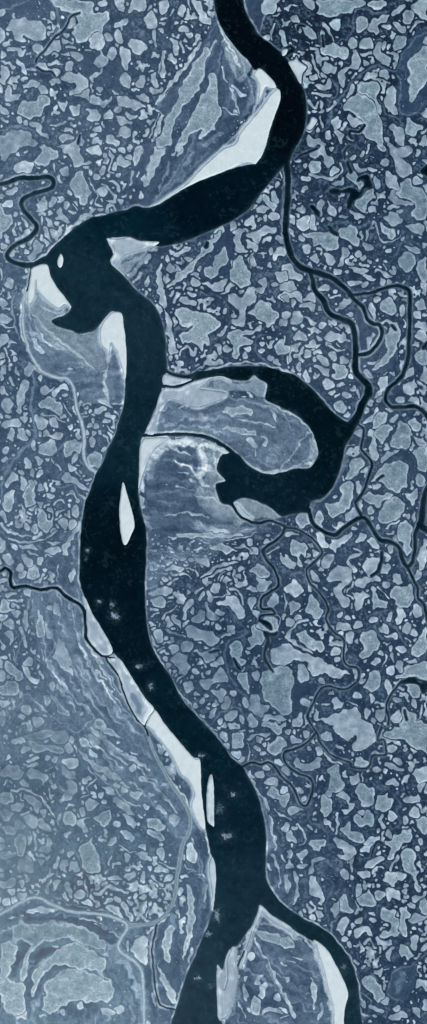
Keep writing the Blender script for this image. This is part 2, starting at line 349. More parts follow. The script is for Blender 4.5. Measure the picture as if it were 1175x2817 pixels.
# outlines traced from the survey: water, bars, silted channels; soft ground tones; scrub patches
FEAT = '''
W|river|0|590,-110 590,0 595,37 605,65 620,93 642,123 664,149 683,166 700,192 713,188 735,203 757,235 765,246 771,257 767,283 750,335 733,398 722,426 705,448 698,452 679,454 642,463 605,476 549,498 497,525 437,562 400,572 372,567 346,579 320,582 283,594 257,597 231,610 201,631 175,653 149,676 127,702 116,716 122,724 134,735 138,754 145,776 164,800 186,826 197,845 182,865 142,882 164,899 201,910 216,915 242,912 261,906 276,889 298,863 313,856 335,863 341,889 343,915 347,956 346,1038 344,1083 339,1120 328,1157 315,1200 298,1233 283,1274 266,1299 253,1338 236,1382 228,1423 223,1468 220,1516 219,1572 220,1600 233,1641 253,1686 283,1734 309,1786 324,1808 339,1823 357,1853 376,1883 400,1921 422,1948 437,1969 461,2000 489,2037 528,2080 547,2087 551,2123 553,2168 558,2223 564,2268 573,2309 582,2354 590,2372 593,2400 593,2448 586,2504 571,2549 549,2601 538,2631 519,2668 500,2724 489,2761 476,2800 472,2817 450,2927 615,2927 608,2817 601,2800 596,2724 596,2661 601,2653 612,2666 622,2630 631,2612 646,2603 657,2594 679,2562 694,2545 709,2508 717,2489 754,2523 800,2551 812,2560 849,2582 883,2597 905,2620 924,2653 939,2683 957,2731 950,2765 946,2800 945,2927 1000,2927 995,2810 991,2776 987,2728 980,2687 970,2657 954,2627 931,2597 913,2573 879,2549 835,2527 797,2502 775,2484 765,2474 743,2441 731,2411 730,2380 732,2328 728,2268 718,2223 705,2179 683,2138 666,2108 638,2086 620,2060 594,2026 569,2000 545,1972 515,1943 493,1909 471,1864 448,1831 430,1805 415,1768 406,1730 402,1693 400,1656 398,1600 401,1540 402,1476 400,1450 395,1430 387,1401 380,1356 384,1293 382,1260 385,1222 390,1203 400,1186 422,1135 441,1083 448,1057 450,1042 456,1027 458,1012 455,968 454,930 445,886 430,852 415,830 400,819 376,800 346,765 324,743 305,724 311,698 296,658 324,653 354,651 376,661 400,663 428,676 456,676 512,661 568,638 609,620 631,610 657,594 683,575 702,553 717,530 739,504 761,478 777,460 797,441 803,425 816,400 820,395 835,361 842,317 842,276 831,238 812,209 796,172 772,145 746,123 709,93 698,71 683,48 668,0 645,-110
W|oxbow_lake|0|538,1024 568,1019 623,1010 683,1007 735,1010 772,1020 809,1031 849,1061 879,1091 905,1124 931,1146 950,1159 961,1160 975,1150 989,1158 978,1176 967,1200 950,1226 943,1260 931,1304 913,1342 887,1368 855,1379 848,1407 831,1409 797,1414 772,1418 750,1401 728,1386 698,1375 668,1369 644,1379 638,1392 625,1386 612,1384 601,1368 594,1342 597,1330 620,1323 605,1304 596,1286 609,1252 623,1248 642,1244 660,1254 676,1274 698,1290 735,1304 772,1301 812,1289 849,1288 866,1271 876,1245 868,1211 857,1184 831,1154 797,1130 750,1109 730,1094 735,1057 713,1042 698,1031 680,1046 642,1044 623,1038 601,1035 560,1042 540,1046
W|side_channel|8,9,9,11|448,1013 474,1030 512,1037 545,1026
W|side_channel|9,9,10,10,12|440,1062 482,1065 512,1055 536,1040 570,1030
W|side_channel|9,8,8,8,9,10,13|385,1198 437,1196 500,1194 549,1198 586,1209 623,1232 652,1256
W|outlet_channel|10,7,6,6,6,5,4|636,1384 646,1401 661,1420 690,1435 717,1438 750,1433 786,1450
W|stream|3.4|786,1450 823,1457 861,1483 887,1517 872,1539 846,1565 849,1600 876,1626 903,1671 898,1704 917,1738 946,1760 944,1812 957,1831 980,1836 989,1853 976,1879 946,1896 905,1887 879,1898 861,1935 846,1969 861,2000 872,2015
W|stream|4.2|872,2015 831,2052 790,2065 781,2078 790,2104 820,2127 849,2138 861,2160 855,2194 842,2216 823,2205 805,2164 775,2137 772,2134 758,2112 743,2097 717,2102 690,2097 665,2110
W|stream|5.5,6,6,7,5,5,6,5,4,5,5,4,4|784,1450 772,1476 735,1502 724,1517 735,1543 754,1565 767,1600 761,1617 728,1637 717,1656 720,1674 746,1676 754,1688 720,1693 713,1704
W|stream|4.5|733,1745 739,1764 728,1794 733,1820 750,1846
W|tributary|9,9,12,12,12,12,11,10,9,10,10,10,11,11,10,10,11,12,13,20|-110,500 0,506 48,491 93,489 130,486 147,497 145,512 127,523 86,534 61,553 63,575 89,605 101,627 82,653 45,672 22,694 22,709 45,724 82,730 128,714
W|side_channel|16,14,14,14,14,14,15|787,440 792,512 788,586 786,642 799,698 823,731 856,747
W|side_channel|13,14,13,11,10,9,9,9,9,9,9,9,9,9|853,746 887,754 924,772 957,800 972,822 998,845 1010,878 1028,891 1043,893 1052,912 1043,938 1017,968 984,977 978,979
W|side_channel|7,7,7,7,7,9,9,9,9,9,9,8,8,8,9,9,9|961,812 976,811 1013,806 1051,793 1092,785 1118,795 1127,811 1127,874 1125,949 1120,997 1103,1038 1069,1068 1060,1094 1073,1117 1103,1120 1140,1117 1162,1128
W|side_channel|9|1160,1126 1175,1146 1210,1200
W|side_channel|9,12,13,13,14,14,15,15,16,16,18,22|853,746 868,800 890,826 905,860 935,876 965,889 976,919 979,968 978,1016 991,1038 1013,1060 1014,1082
W|side_channel|17,18,20,24|1014,1080 998,1109 984,1143 970,1165
W|stream|4.5,4.5,4.5,4.5,5.5,5.5,5.5,6,6|984,1166 998,1176 1000,1195 993,1234 1013,1256 1023,1278 1013,1312 998,1356 978,1381
W|stream|6|978,1381 986,1405 995,1421
W|outlet_channel|10,9,9,10,9,9,9,10,10,10,10,10,10|850,1402 861,1438 883,1457 920,1472 946,1450 995,1423 1017,1442 1043,1483 1073,1490 1099,1509 1106,1539 1121,1559 1134,1546
W|outlet_channel|9,9,9,12,17,16,13,10,9|1134,1546 1142,1505 1142,1468 1152,1447 1160,1430 1162,1405 1166,1368 1180,1335 1230,1290
W|side_channel|17|1155,1442 1178,1460 1260,1510
W|outlet_channel|8,6,6,6,7,7|1119,1556 1140,1600 1149,1622 1151,1645 1168,1667 1178,1710
W|tributary|5,6,7,8,8,8,8,8,8,9,8,8,8,8,8,7,6|-60,1590 0,1572 15,1563 30,1576 28,1600 37,1617 71,1611 112,1623 156,1617 182,1641 216,1661 233,1686 236,1727 238,1756 261,1786 285,1805 314,1792
W|stream|3.6|290,1806 300,1808 316,1808
W|stream|3.6|290,1808 300,1824 328,1861
W|stream|3.6|328,1861 346,1920 372,1972 397,1998 408,2024
W|stream|3.6|424,1945 407,1972 401,1996
W|stream|3.4|86,733 80,772 74,800
W|stream|3.6|@T85,385 50,560 60,720 85,920 120,985 215,1012
W|stream|3.4|@A590,95 520,125 500,180 450,240 400,275 340,360 290,410 265,460
W|stream|3.4|@A270,495 320,525 380,530 405,560
W|stream|3.6|@O1074,740 950,715 880,750 830,800 780,880 770,940 790,1000 785,1060
W|stream|3.4|@R265,45 290,120 380,215 500,260 520,295 600,305 650,285 670,210 765,205 770,160 750,95 710,100 720,40 740,0
W|pond|0|@F350,330 400,320 440,330 490,305 530,320 560,330 580,345 600,320 615,290 610,250 560,260 600,225 640,230 660,300 620,320 580,380 530,410 510,460 485,465 475,420 500,380 490,345 440,350 420,370 375,360
W|pond|0|@F205,445 240,445 275,490 270,525 240,490
W|pond|0|@F330,595 380,615 415,660 400,675 350,625
W|pond|7,8|@F485,125 510,195
W|pond|0|@F1035,190 1060,150 1110,130 1110,260 1070,230
W|pond|3.6|@F500,0 460,50 465,100
W|pond|3.6|@F100,100 170,60 260,20
W|pond|4|@C120,215 125,190 160,190 170,195
W|pond|5|@C610,925 570,975 510,965 495,990 515,1020
W|pond|4|@C300,260 310,340
W|pond|0|@E432,738 452,715 472,725 462,748 438,762
W|pond|0|@N830,285 860,280 910,305 930,350 910,360 880,320
W|pond|0|@N880,370 920,390 980,360 975,385 940,405 910,412 900,440 885,410
W|pond|4.5,5,6,4|@N905,430 880,520 890,590 940,660
W|pond|5|@N655,570 680,625 700,645
W|pond|0|@O870,765 900,730 940,712 990,710 1010,735 1074,742 1074,770 1060,800 1030,812 1010,770 960,740 900,748
W|pond|5|@L705,320 750,290
W|pond|6|@L665,1030 710,995 735,930 740,860
W|pond|5|@I815,255 840,285
W|pond|8|@I1074,380 1045,415
W|pond|4|@R905,420 920,480 935,500
W|pond|4|@A590,1000 575,1060
W|pond|5|@O910,950 920,1020
W|pond|4|@N475,520 540,505
W|pond|3.6|@R660,960 700,850 740,860
W|pond|4|@T680,690 720,600 730,580
W|pond|5|@C0,380 60,340 90,370
W|pond|9|@C10,420 50,390 80,370
B|long_pale_sandbar|@B800,550 840,505 900,545 967,635 930,655 890,640 870,690 830,760 838,680 835,610
B|big|@B975,655 1000,690 990,760 940,900 888,1074 @E862,70 818,133 800,138 770,128 740,130 650,163 550,205 400,263 260,333 100,428 75,447 170,375 300,285 400,180 500,85 580,18 @B660,1060 700,980 780,880 850,800 920,700
B|mid|@D788,685 870,687 950,675 1010,700 1074,705 @E100,713 75,740 30,750 0,760 @D1050,770 950,800 900,830 850,890 815,850 840,790 820,730
B|isl|@D450,795 470,840 460,890 440,902 423,870 435,820
B|wes|@D240,900 345,878 372,960 410,1030 445,1074 @G490,60 532,125 475,100 430,125 370,90 320,50 280,0 @D265,1050 262,1000 262,1070 @G240,80 205,95 200,50 @D205,1074 225,960
B|rig|@G840,155 900,168 915,250 925,330 934,450 930,650 905,590 870,470 820,380 810,430 800,520 790,440 750,400 735,330 745,260 795,190
B|jun|@H140,615 240,640 345,650 280,683 210,697 130,685
B|nwm|@H125,728 230,720 300,690 370,662 430,648 540,630 600,640 625,670 600,660 560,640 480,650 440,690 400,720 480,730 600,750 560,800 480,830 400,858 330,850 270,825 180,795 130,830 90,920 75,1000 60,1060 0,1040 60,910
B|swc|@K0,10 140,6 165,20 130,50 80,80 40,140 0,235 @J1050,300 1022,400 1026,300 1028,160 1035,60 1065,10
B|spear|@J908,338 940,430 994,640 960,750 930,802 900,770 885,650 883,500
B|wb1|@M628,115 680,230 760,360 835,512 765,545 700,488 650,420 642,330 635,220
B|wb2|@M805,572 870,560 910,600 960,680 1010,760 1074,860 @N62,935 30,990 10,1030 @M1060,1060 1000,980 930,820 880,700 850,620
B|wb3|@N68,945 165,1074 @Q345,215 397,235 410,330 414,450 428,600 445,750 400,730 345,620 340,560 358,490 330,410 250,330 200,220 140,130 90,70 30,0 @N5,1060 30,1000
B|spit|@Q480,350 500,370 507,500 508,720 495,730 460,695 450,600 453,480 465,390
B|wb4|@Q490,955 512,1000 520,1074 @T522,60 512,170 497,270 490,150 478,60 @Q468,1074 470,1000
B|ebr|@U235,498 290,528 350,588 402,680 442,760 492,890 472,980 462,1074 460,1300 375,1300 380,1074 370,960 340,860 310,720 275,610
B|split|@T640,548 662,560 664,700 668,760 650,900 610,1050 540,1074 530,1000 527,870 530,700 550,710 570,730 580,860 600,780 598,660 620,590
B|tip|@T850,240 940,318 1074,400 @U100,470 80,460 0,400 @T1000,400 940,370 870,310 825,380 795,450 760,560 720,690 704,680 740,560 790,400 830,290
B|ne1|@C108,412 132,455 185,490 172,522 155,545 142,620 104,560 62,490 50,455 92,438
B|ne2|@C222,862 265,885 242,932 208,962 176,945 204,902
B|ne3|@C0,370 45,360 35,400 5,415
B|oxb|@K660,500 690,500 740,560 790,600 760,605 720,585 680,540
V|silted_channel|6,6,7,7,7,8,8,7,8|71,790 63,856 67,912 82,968 108,1012 149,1038 186,1042 203,1068 209,1117 
V|silted_channel|8|209,1117 223,1158 231,1200 231,1248 242,1282 268,1301
V|silted_channel|8|-80,2560 0,2515 45,2489 82,2471 108,2471 156,2493 201,2508 283,2515 328,2530 350,2549 331,2582 324,2605 339,2623 372,2646 391,2676 395,2735 396,2800 396,2900
V|overgrown_channel|6,7,8,8,9,9,9,9,9,8,7,7,7,7|408,2024 425,2070 463,2142 508,2209 523,2246 521,2283 504,2324 493,2372 487,2422 480,2471 460,2512 430,2534 400,2543 352,2549
'''
PAINT = '''
F|80,100,138|14|@B525,60 545,180 620,330 760,560 840,620 830,750 600,1030 @E560,30 300,280 80,440 0,470 @D1000,450 940,470 940,340 985,80 1000,0 @C-700,1000 @B60,780 200,620 340,430 460,250
F|72,92,130|8|@B735,0 925,0 880,100 850,220 830,250 790,180
F|110,132,165|10|@G70,0 200,60 250,230 400,330 560,470 700,580 790,600 800,500 810,390 830,400 920,600 930,780 900,850 830,820 690,830 600,800 560,680 480,640 330,590 230,450 180,250
F|112,133,165|12|@H60,1040 110,760 230,720 500,640 620,770 880,800 1074,900 @I100,920 200,1010 @L270,50 270,130 0,265 @K900,270 780,220 620,60 430,0 200,-20
F|92,114,150|14|@K0,40 60,10 250,10 430,30 560,90 640,130 520,210 590,330 540,480 640,520 760,640 900,660 860,720 600,780 500,900 350,990 100,1074 @N120,130 10,90 @K0,900
F|92,114,150|12|@J590,640 560,760 480,900 420,1074 @M430,40 500,100 600,170 590,0
F|104,128,162|16|@M240,60 420,60 520,150 620,230 640,430 780,590 880,720 1000,1000 1060,1074 @Q30,160 170,400 290,560 320,700 270,900 200,800 100,640 0,560 @P1040,540 900,600 840,500 740,420 660,290 580,120 560,30 420,1000 @M420,1000 360,850 300,560 260,400 230,240
F|90,112,150|10|@Q330,700 450,760 480,900 470,1074 @T480,0 520,130 490,280 400,540 320,720 200,1074 0,1074 0,520 60,420 180,320 230,180 240,0 280,900
F|84,106,145|12|@Q720,290 830,500 880,700 890,1000 @T900,60 1000,230 1074,290 @U60,260 100,230 110,100 0,-80 @Q1000,1000 1000,900 900,640 800,450
F|92,114,150|14|@T850,250 1074,420 @U100,430 240,500 340,900 370,1074 330,1120 @T620,1120 690,900 720,690 780,450
F|112,140,170|16|@S0,330 220,220 400,250 700,340 900,460 860,560 1000,680 1040,760 1050,1120 0,1120
F|60,85,128|10|@C935,310 1074,230 1074,820 990,860 900,850 850,800 850,620 900,400
F|72,95,132|10|@I560,100 700,240 780,300 690,460 560,460
F|72,95,132|10|@I860,480 780,600 700,600 560,600 560,480 700,480 760,300
F|60,80,125|8|@E420,900 620,600 650,950 430,960
F|78,98,134|8|@A0,0 370,0 400,80 60,160 0,200
F|70,92,128|10|@A620,380 880,440 900,600 850,680 620,560
F|68,96,135|8|@U400,280 460,130 530,200 540,300
F|62,90,130|8|@U800,930 790,830 850,700 1000,680 950,900 880,950
F|98,122,154|20|@P560,80 700,0 960,200 1074,300 1074,640 950,640 760,400 640,300
F|132,154,164|6|@G200,60 300,40 480,110 470,190 390,220 450,270 600,320 700,300 780,480 760,590 640,540 380,380 240,200
F|138,158,170|6|@K390,90 560,110 580,130 520,210 590,330 530,350 540,480 640,520 740,630 620,640 480,580 360,420 430,330 440,240
F|150,168,180|5|@H500,640 620,650 700,640 800,620 900,690 880,790 740,730 560,720
F|135,157,168|5|@K650,480 720,455 860,490 1000,585 900,610 780,600
F|150,168,184|6|@D800,690 1074,700 1074,800 930,960 1010,1060 820,870
F|140,160,175|5|@B560,180 640,320 760,450 790,490 720,600 680,600 600,420
F|130,152,165|5|@L-20,280 200,230 260,130 240,20 280,60 270,150 215,235 0,270
S|135,155,168|0.8|8|26|@B640,330 700,440 780,500
S|135,155,165|0.8|10|60|@B660,400 700,520 700,580
S|190,205,218|0.8|4|12|@B545,170 570,260 650,380 690,480
S|200,212,224|0.9|3|14|@B600,270 680,360 760,440 790,465
S|120,142,170|0.7|10|50|@B790,600 790,700 740,850
S|160,178,195|0.8|4|16|@B865,700 800,830 700,960 600,1060 @E520,70
S|150,170,190|0.5|10|50|@B560,980 440,1074
S|110,132,165|0.7|14|60|@E350,60 200,250 60,420
S|145,165,190|0.7|6|18|@E180,130 90,330
S|135,155,182|0.6|5|12|@E330,20 190,250 60,400
S|120,140,172|0.6|8|26|@E480,30 330,190 200,290
S|120,140,170|0.6|5|10|@B1000,0 @B920,10 880,110 840,240
S|150,168,190|0.7|5|14|@B920,0 880,100 850,210
S|195,208,220|0.75|4|12|@D220,860 300,830 400,735 470,670
S|200,212,222|0.85|5|36|@D560,580 620,520 670,515
S|205,215,225|0.8|4|18|@D480,660 540,600 600,560
S|205,215,225|0.8|4|14|@D700,515 780,505
S|140,158,180|0.7|6|30|@D990,800 @D900,860 960,830 1074,790
S|170,188,200|0.8|5|50|@D960,960 1074,830
S|195,208,220|0.8|5|30|@D1000,1010 1050,940
S|75,95,130|0.7|5|22|@D900,870 1060,790
S|150,168,190|0.7|6|14|@G120,0 90,120 110,260 150,350
S|175,190,205|0.6|5|14|@G215,60 220,180 230,230
S|130,152,162|0.9|8|90|@G240,60 330,120 420,170
S|125,150,158|0.9|8|70|@G430,290 600,370 720,470
S|118,143,155|0.9|8|60|@G370,300 480,390 650,540 740,590
S|165,182,195|0.7|4|18|@G250,180 400,340 560,460 700,580
S|150,172,180|0.7|4|12|@G240,210 360,400 470,440
S|125,148,158|0.9|6|50|@G700,300 730,420 780,500
S|175,190,205|0.8|5|26|@G795,560 770,680 790,770 820,840
S|165,182,200|0.7|4|12|@G700,800 790,780
S|160,178,198|0.8|3|14|@G840,830 910,830
S|78,98,132|0.8|12|80|@G600,700 740,700 
S|80,100,135|0.6|10|60|@G420,560 620,600
S|80,100,135|0.7|8|60|@G860,640 870,780
S|185,200,214|0.9|3|14|@H150,612 300,650 450,580 620,545 740,530 900,555 1074,605 @I20,590 120,645
S|160,180,192|0.8|3|9|@I120,640 240,740 330,830 420,930 470,968 510,960 560,830 625,770
S|90,100,115|0.9|8|50|@H650,640 720,625 790,640
S|60,75,90|0.9|8|30|@H640,665 780,680
S|150,170,185|0.85|6|70|@H790,660 850,690 860,740
S|140,160,178|0.8|6|50|@H520,690 650,710 780,720
S|150,168,180|0.85|3|12|@H880,800 960,850 1074,905 @I80,900 170,970 240,1070
S|195,208,222|0.8|8|60|@H300,800 450,790 560,770
S|170,186,205|0.6|10|60|@H130,760 90,880 60,1000
S|85,105,142|0.75|10|60|@H250,850 400,880 550,830 700,780
S|90,110,148|0.5|12|60|@H150,900 230,960 380,960
S|140,158,185|0.5|6|16|@H440,920 600,900 800,960
S|145,163,188|0.6|8|30|@H1020,920 1074,1000
S|185,198,210|0.9|4|26|@K600,60 720,170 800,240 900,270 1010,262 1074,235
S|150,170,178|0.9|4|32|@L0,258 120,225 200,200 245,130 240,40
S|170,186,196|0.8|3|8|@L240,40 200,-30 @L0,250 200,160 250,80
S|140,158,185|0.7|14|90|@K1000,60 950,140 900,200
S|205,216,228|0.9|5|36|@K390,90 450,60 560,90 620,120
S|200,212,224|0.8|6|30|@K430,100 440,240 400,330 470,370
S|145,165,178|0.95|5|90|@K500,120 480,200 500,280
S|135,158,165|0.95|7|110|@K440,420 520,520 620,590
S|190,202,214|0.9|4|12|@K510,120 510,200 560,290 590,330
S|135,158,165|0.9|5|50|@K700,490 850,540 960,590
S|165,182,198|0.8|6|60|@K660,640 740,620
S|150,168,190|0.7|10|60|@K400,660 640,690 800,680
S|170,185,205|0.6|12|60|@K30,300 100,100 250,50 420,40
S|130,150,178|0.5|10|60|@K220,180 360,300 380,370
S|78,98,138|0.6|16|110|@K60,260 200,230 250,320 100,380
S|120,142,172|0.6|10|26|@K20,430 200,415 350,450
S|125,146,175|0.6|10|24|@K100,480 250,500
S|75,95,132|0.6|12|60|@K0,470 120,540 300,540
S|130,150,180|0.6|8|16|@K40,560 300,570
S|150,168,192|0.7|10|30|@K0,580 30,680 60,690
S|70,90,130|0.6|8|40|@K20,730 200,680 420,700
S|150,168,190|0.8|3|10|@L470,60 450,170 390,350 340,440 280,470 230,500
S|130,150,160|0.8|6|26|@L480,80 460,200 380,380
S|115,140,150|0.9|6|34|@L230,500 220,580
S|120,142,172|0.7|8|30|@J540,820 540,930
S|168,182,200|0.9|3|12|@N5,0 0,150 15,330 40,450 90,560 210,750 330,920 470,1074
S|150,168,188|0.8|2.5|7|@Q465,0 530,70 600,180 700,275
S|150,168,188|0.8|2.5|7|@E1025,230 1010,500 1020,680 1060,830
S|150,170,190|0.7|2.5|6|@J715,260 612,590 590,780 585,1074 @M600,60 625,120
S|140,160,182|0.8|4|12|@G930,680 910,860 840,1074
S|150,170,192|0.8|3|10|@M410,450 360,560 350,620 480,780 560,870 680,960 680,1010 620,1070
S|135,155,182|0.8|3|16|@M345,600 470,760 560,870 685,980
S|135,155,182|0.7|3|10|@M240,0 @M30,1074 180,850 220,830 290,920 400,1010 500,1060 @P500,10 560,35 620,10
S|125,148,175|0.6|20|130|@M560,560 640,740 760,860 860,960
S|120,142,172|0.6|20|90|@M420,320 560,420
S|165,182,202|0.7|4|12|@M580,450 700,680 860,860 960,1000
S|160,178,200|0.7|4|12|@M640,470 760,640 900,830
S|180,194,210|0.8|4|18|@M720,650 770,720
S|185,198,214|0.8|4|14|@M740,620 840,800
S|78,100,138|0.5|8|30|@M660,640 800,860 950,1020
S|175,190,205|0.7|6|30|@M650,470 720,560 760,590
S|92,114,150|0.8|8|50|@M985,870 1020,980
S|85,105,142|0.9|8|70|@Q80,80 180,230 290,380 330,500
S|90,110,148|0.85|8|50|@D310,930 300,1000
S|75,98,138|0.7|10|60|@Q380,780 430,900 440,1020
S|175,190,206|0.7|4|12|@Q340,560 330,690
S|190,204,218|0.9|3|12|@Q180,380 280,510 320,600 318,700
S|140,160,170|0.8|8|26|@Q100,0 210,190
S|190,204,218|0.9|3|12|@Q450,800 480,950 480,1074
S|160,178,200|0.7|4|14|@Q840,490 900,640 940,760 960,900
S|100,124,160|0.6|8|40|@Q760,370 880,600 920,720
S|190,203,216|0.9|2.5|9|@T890,0 900,80 980,200 1074,285 @U0,240 100,310 270,390 370,470 490,610 550,740 580,900 590,1030 640,1074
S|160,180,200|0.7|3|8|@U580,870 650,950 660,990
S|185,198,214|0.8|4|14|@U0,355 150,470 230,560 290,720 330,860
S|145,168,180|0.9|4|22|@U220,520 270,640 300,760 330,880
S|120,142,172|0.6|16|80|@U100,480 220,650 260,820
S|75,95,132|0.6|10|50|@U100,540 160,600
S|75,95,135|0.6|10|60|@T830,350 1000,430
S|150,168,190|0.6|6|16|@T1074,430 @T820,360 820,440
S|160,176,196|0.6|6|16|@U330,870 360,960 380,1074
S|60,82,122|0.6|10|70|@T760,850 800,900 950,960 960,820
S|110,132,165|0.5|10|50|@T800,560 900,720
S|140,165,175|0.8|5|30|@T690,700 680,900 640,1050
S|120,140,170|0.7|4|10|@T20,540 10,700
S|165,182,200|0.6|3|8|@T320,0 430,20 450,70
S|70,94,130|0.75|12|90|@S200,330 450,320 650,390 800,480 830,500
S|80,105,140|0.7|10|60|@S130,600 100,760
S|80,105,140|0.7|10|50|@S240,700 300,590 420,570
S|88,112,146|0.8|8|46|@S230,1000 290,850 370,730 470,690 600,710
S|85,108,142|0.6|20|130|@S380,1060 540,1020 700,1000
S|80,105,140|0.6|16|60|@S220,1060 210,800 240,700
S|115,140,170|0.6|20|120|@S860,700 940,900 980,1050
S|65,95,120|0.7|6|30|@S460,790 550,780
S|70,98,122|0.6|6|20|@S400,910 470,900
S|70,95,120|0.6|5|26|@S130,430 420,420
S|160,180,198|0.7|2.5|6|@S400,180 560,250 830,290 960,380 1074,370
S|190,204,218|0.6|2|4|@D0,270 130,228 350,215 
S|110,135,165|0.7|6|24|@A420,60 430,150 400,240 380,290
S|115,140,168|0.7|4|12|@A350,0 410,60 430,110
S|112,135,162|0.7|5|16|@A0,90 120,40 220,0
S|95,118,150|0.7|5|16|@A180,390 220,330 270,300
S|110,135,165|0.6|5|18|@A0,960 120,940 240,950
S|85,112,150|0.8|4|14|@C520,190 530,100 590,65 700,90 780,90
S|85,112,150|0.8|4|14|@C525,190 500,270 410,310
S|85,115,155|0.8|4|16|@C1074,240 960,310 890,420 840,530 760,510 700,480 640,520 530,600 460,700 380,790 340,920 290,980
S|85,115,155|0.8|4|16|@C840,530 880,670 860,760 880,830 940,855 1000,830 1074,730
S|85,115,155|0.8|3|12|@C720,740 770,830 850,880 900,870
S|95,125,160|0.8|4|14|@C410,650 400,720 350,760
S|95,125,160|0.8|4|14|@C375,590 410,650
S|80,108,148|0.7|5|18|@F350,580 480,570 560,610 680,570 690,660 760,720 820,710 900,640 1000,660
S|80,108,145|0.7|4|16|@F770,830 830,820 900,700 960,700 1074,790
S|90,115,152|0.7|5|26|@F800,870 840,830
S|95,120,158|0.8|24|120|@F900,500 950,530
S|85,112,150|0.7|3|12|@H480,460 490,370 550,330 610,260 620,190 590,80 520,40 380,10
S|95,120,155|0.7|3|12|@H215,340 230,290 320,270 350,240
S|95,122,155|0.8|3|14|@H890,320 830,340 815,420 850,490 920,540
S|95,120,158|0.7|3|10|@I950,100 960,250 950,400
S|130,150,180|0.6|3|8|@I770,800 790,840 860,870 980,860
S|85,108,148|0.7|3|12|@I850,480 870,600
S|105,130,165|0.7|5|20|@G240,580 250,700 230,850 260,1000 250,1074 @J240,30 120,160 30,300 10,480
S|110,135,165|0.6|3|10|@J0,240 50,235 60,170 120,160
S|150,170,192|0.8|3|10|@G400,800 400,760 430,720 480,700
S|110,135,168|0.6|4|14|@J500,0 450,90 380,130
S|120,142,172|0.5|4|12|@J0,700 70,760
S|110,135,168|0.8|4|12|@J400,380 540,360 560,400 630,520
S|95,120,155|0.7|4|14|@N310,420 @N740,360 700,410 620,440 590,520 600,640 640,740 760,880 780,980
S|95,120,155|0.7|3|10|@N740,360 730,450 740,540
S|95,120,158|0.7|3|12|@N600,190 700,310 740,360
S|115,138,168|0.7|4|14|@N480,1060 560,970 640,925 690,930 730,980
S|95,120,155|0.6|3|10|@O720,240 700,300 700,380 760,430 820,420
S|100,125,160|0.8|3|14|@O720,220 780,310 860,360 890,430 930,480
S|100,125,160|0.7|3|10|@O600,260 640,250 720,220 800,210
S|95,120,155|0.7|3|10|@O360,210 450,215 470,240 460,290 540,370 640,350 650,320 590,290
S|45,72,115|0.7|20|90|@O240,350 340,380
S|85,110,145|0.7|3|12|@O770,920 790,1000
S|120,145,170|0.6|4|16|@P0,60 20,250
S|70,98,130|0.6|16|60|@P300,200 290,240
S|95,120,152|0.7|6|20|@P330,1060 430,900 470,840
S|125,148,172|0.8|4|14|@P510,850 580,960 620,1074
S|110,135,162|0.7|4|14|@P730,870 770,1000 760,1074
S|100,125,155|0.6|14|60|@P220,830 200,900
S|85,112,150|0.7|4|14|@R180,590 210,690 340,780 350,900
S|85,112,150|0.7|4|14|@R0,650 100,700 
S|90,118,155|0.8|4|14|@R320,980 430,990 440,1050 370,1030 320,990 290,1020 290,1074
S|85,112,150|0.7|4|12|@R760,470 830,500 870,570 850,620 880,680 850,740 780,750
S|85,112,150|0.7|4|12|@R1020,540 1074,550
S|88,115,152|0.7|4|12|@R570,970 650,960 690,900
S|85,115,150|0.7|4|14|@U290,0 380,90 330,220 330,300 370,440
S|130,155,180|0.7|4|14|@U370,450 365,380 430,320
S|85,115,150|0.7|3|10|@U700,300 700,240 760,260 800,225 870,245
S|95,122,155|0.8|4|14|@U1074,600 960,670 860,705 810,790 780,880 830,940 900,955
S|120,145,165|0.5|12|60|@U850,880 900,740
S|110,130,160|0.6|6|26|@U550,740 680,690 690,600
S|130,155,182|0.7|4|14|@U700,800 670,740
S|95,120,155|0.7|5|26|@U480,0 520,80 530,180
S|200,212,224|0.8|6|24|@K395,100 430,180 440,250 380,290 440,350
S|190,203,218|0.8|6|14|@K230,190 330,230 400,330
S|180,196,212|0.7|5|12|@K160,60 240,110 330,130
S|185,198,214|0.7|4|10|@K250,265 320,280
S|165,182,202|0.7|4|10|@K240,370 350,390
S|170,186,204|0.7|4|9|@K150,578 300,570 380,572 460,595
S|185,200,215|0.7|10|50|@K20,180 60,110 160,60 300,30
S|165,182,202|0.6|8|30|@K360,60 420,200 350,300
S|120,142,170|0.6|8|24|@K80,420 240,410
S|120,142,170|0.6|8|24|@K130,480 230,500
S|190,203,218|0.7|5|14|@H280,790 420,810 560,780
S|175,190,206|0.6|8|40|@H60,960 110,840 200,790
S|165,182,198|0.7|3|10|@B700,420 740,520 690,590
S|100,120,135|0.7|4|16|@B680,480 700,560
S|170,186,200|0.7|3|12|@G300,120 420,170 480,130
S|105,128,138|0.6|4|24|@G560,350 660,430 720,500
S|105,128,138|0.6|4|20|@G400,290 520,340
S|105,128,138|0.6|4|16|@G260,120 330,150
S|225,234,240|0.75|12|70|@K0,60 40,20 140,20
S|215,226,235|0.7|8|26|@K390,95 440,70 540,95 600,120
S|215,226,235|0.7|8|30|@K410,110 440,190 430,250 370,290
S|200,213,226|0.6|10|40|@K120,40 250,40 380,70
S|190,205,220|0.6|8|20|@K20,240 90,130 180,90
S|205,216,228|0.8|4|10|@I240,1074 200,1010 120,930 20,870 @H1000,860 900,800
S|175,190,205|0.6|10|40|@L180,200 230,120 210,30
S|195,208,222|0.7|6|16|@D215,1010 180,1074 @G180,60 150,180 170,330 230,480 300,580
S|180,195,212|0.6|8|30|@G250,560 400,640 520,660
S|190,204,218|0.7|4|12|@B600,350 690,480 700,500
S|180,196,212|0.6|5|14|@B850,720 780,850 700,960 620,1040
S|190,205,220|0.6|8|30|@U225,500 285,650 330,820 360,1000
S|180,196,212|0.5|12|50|@T850,270 960,350 1074,420
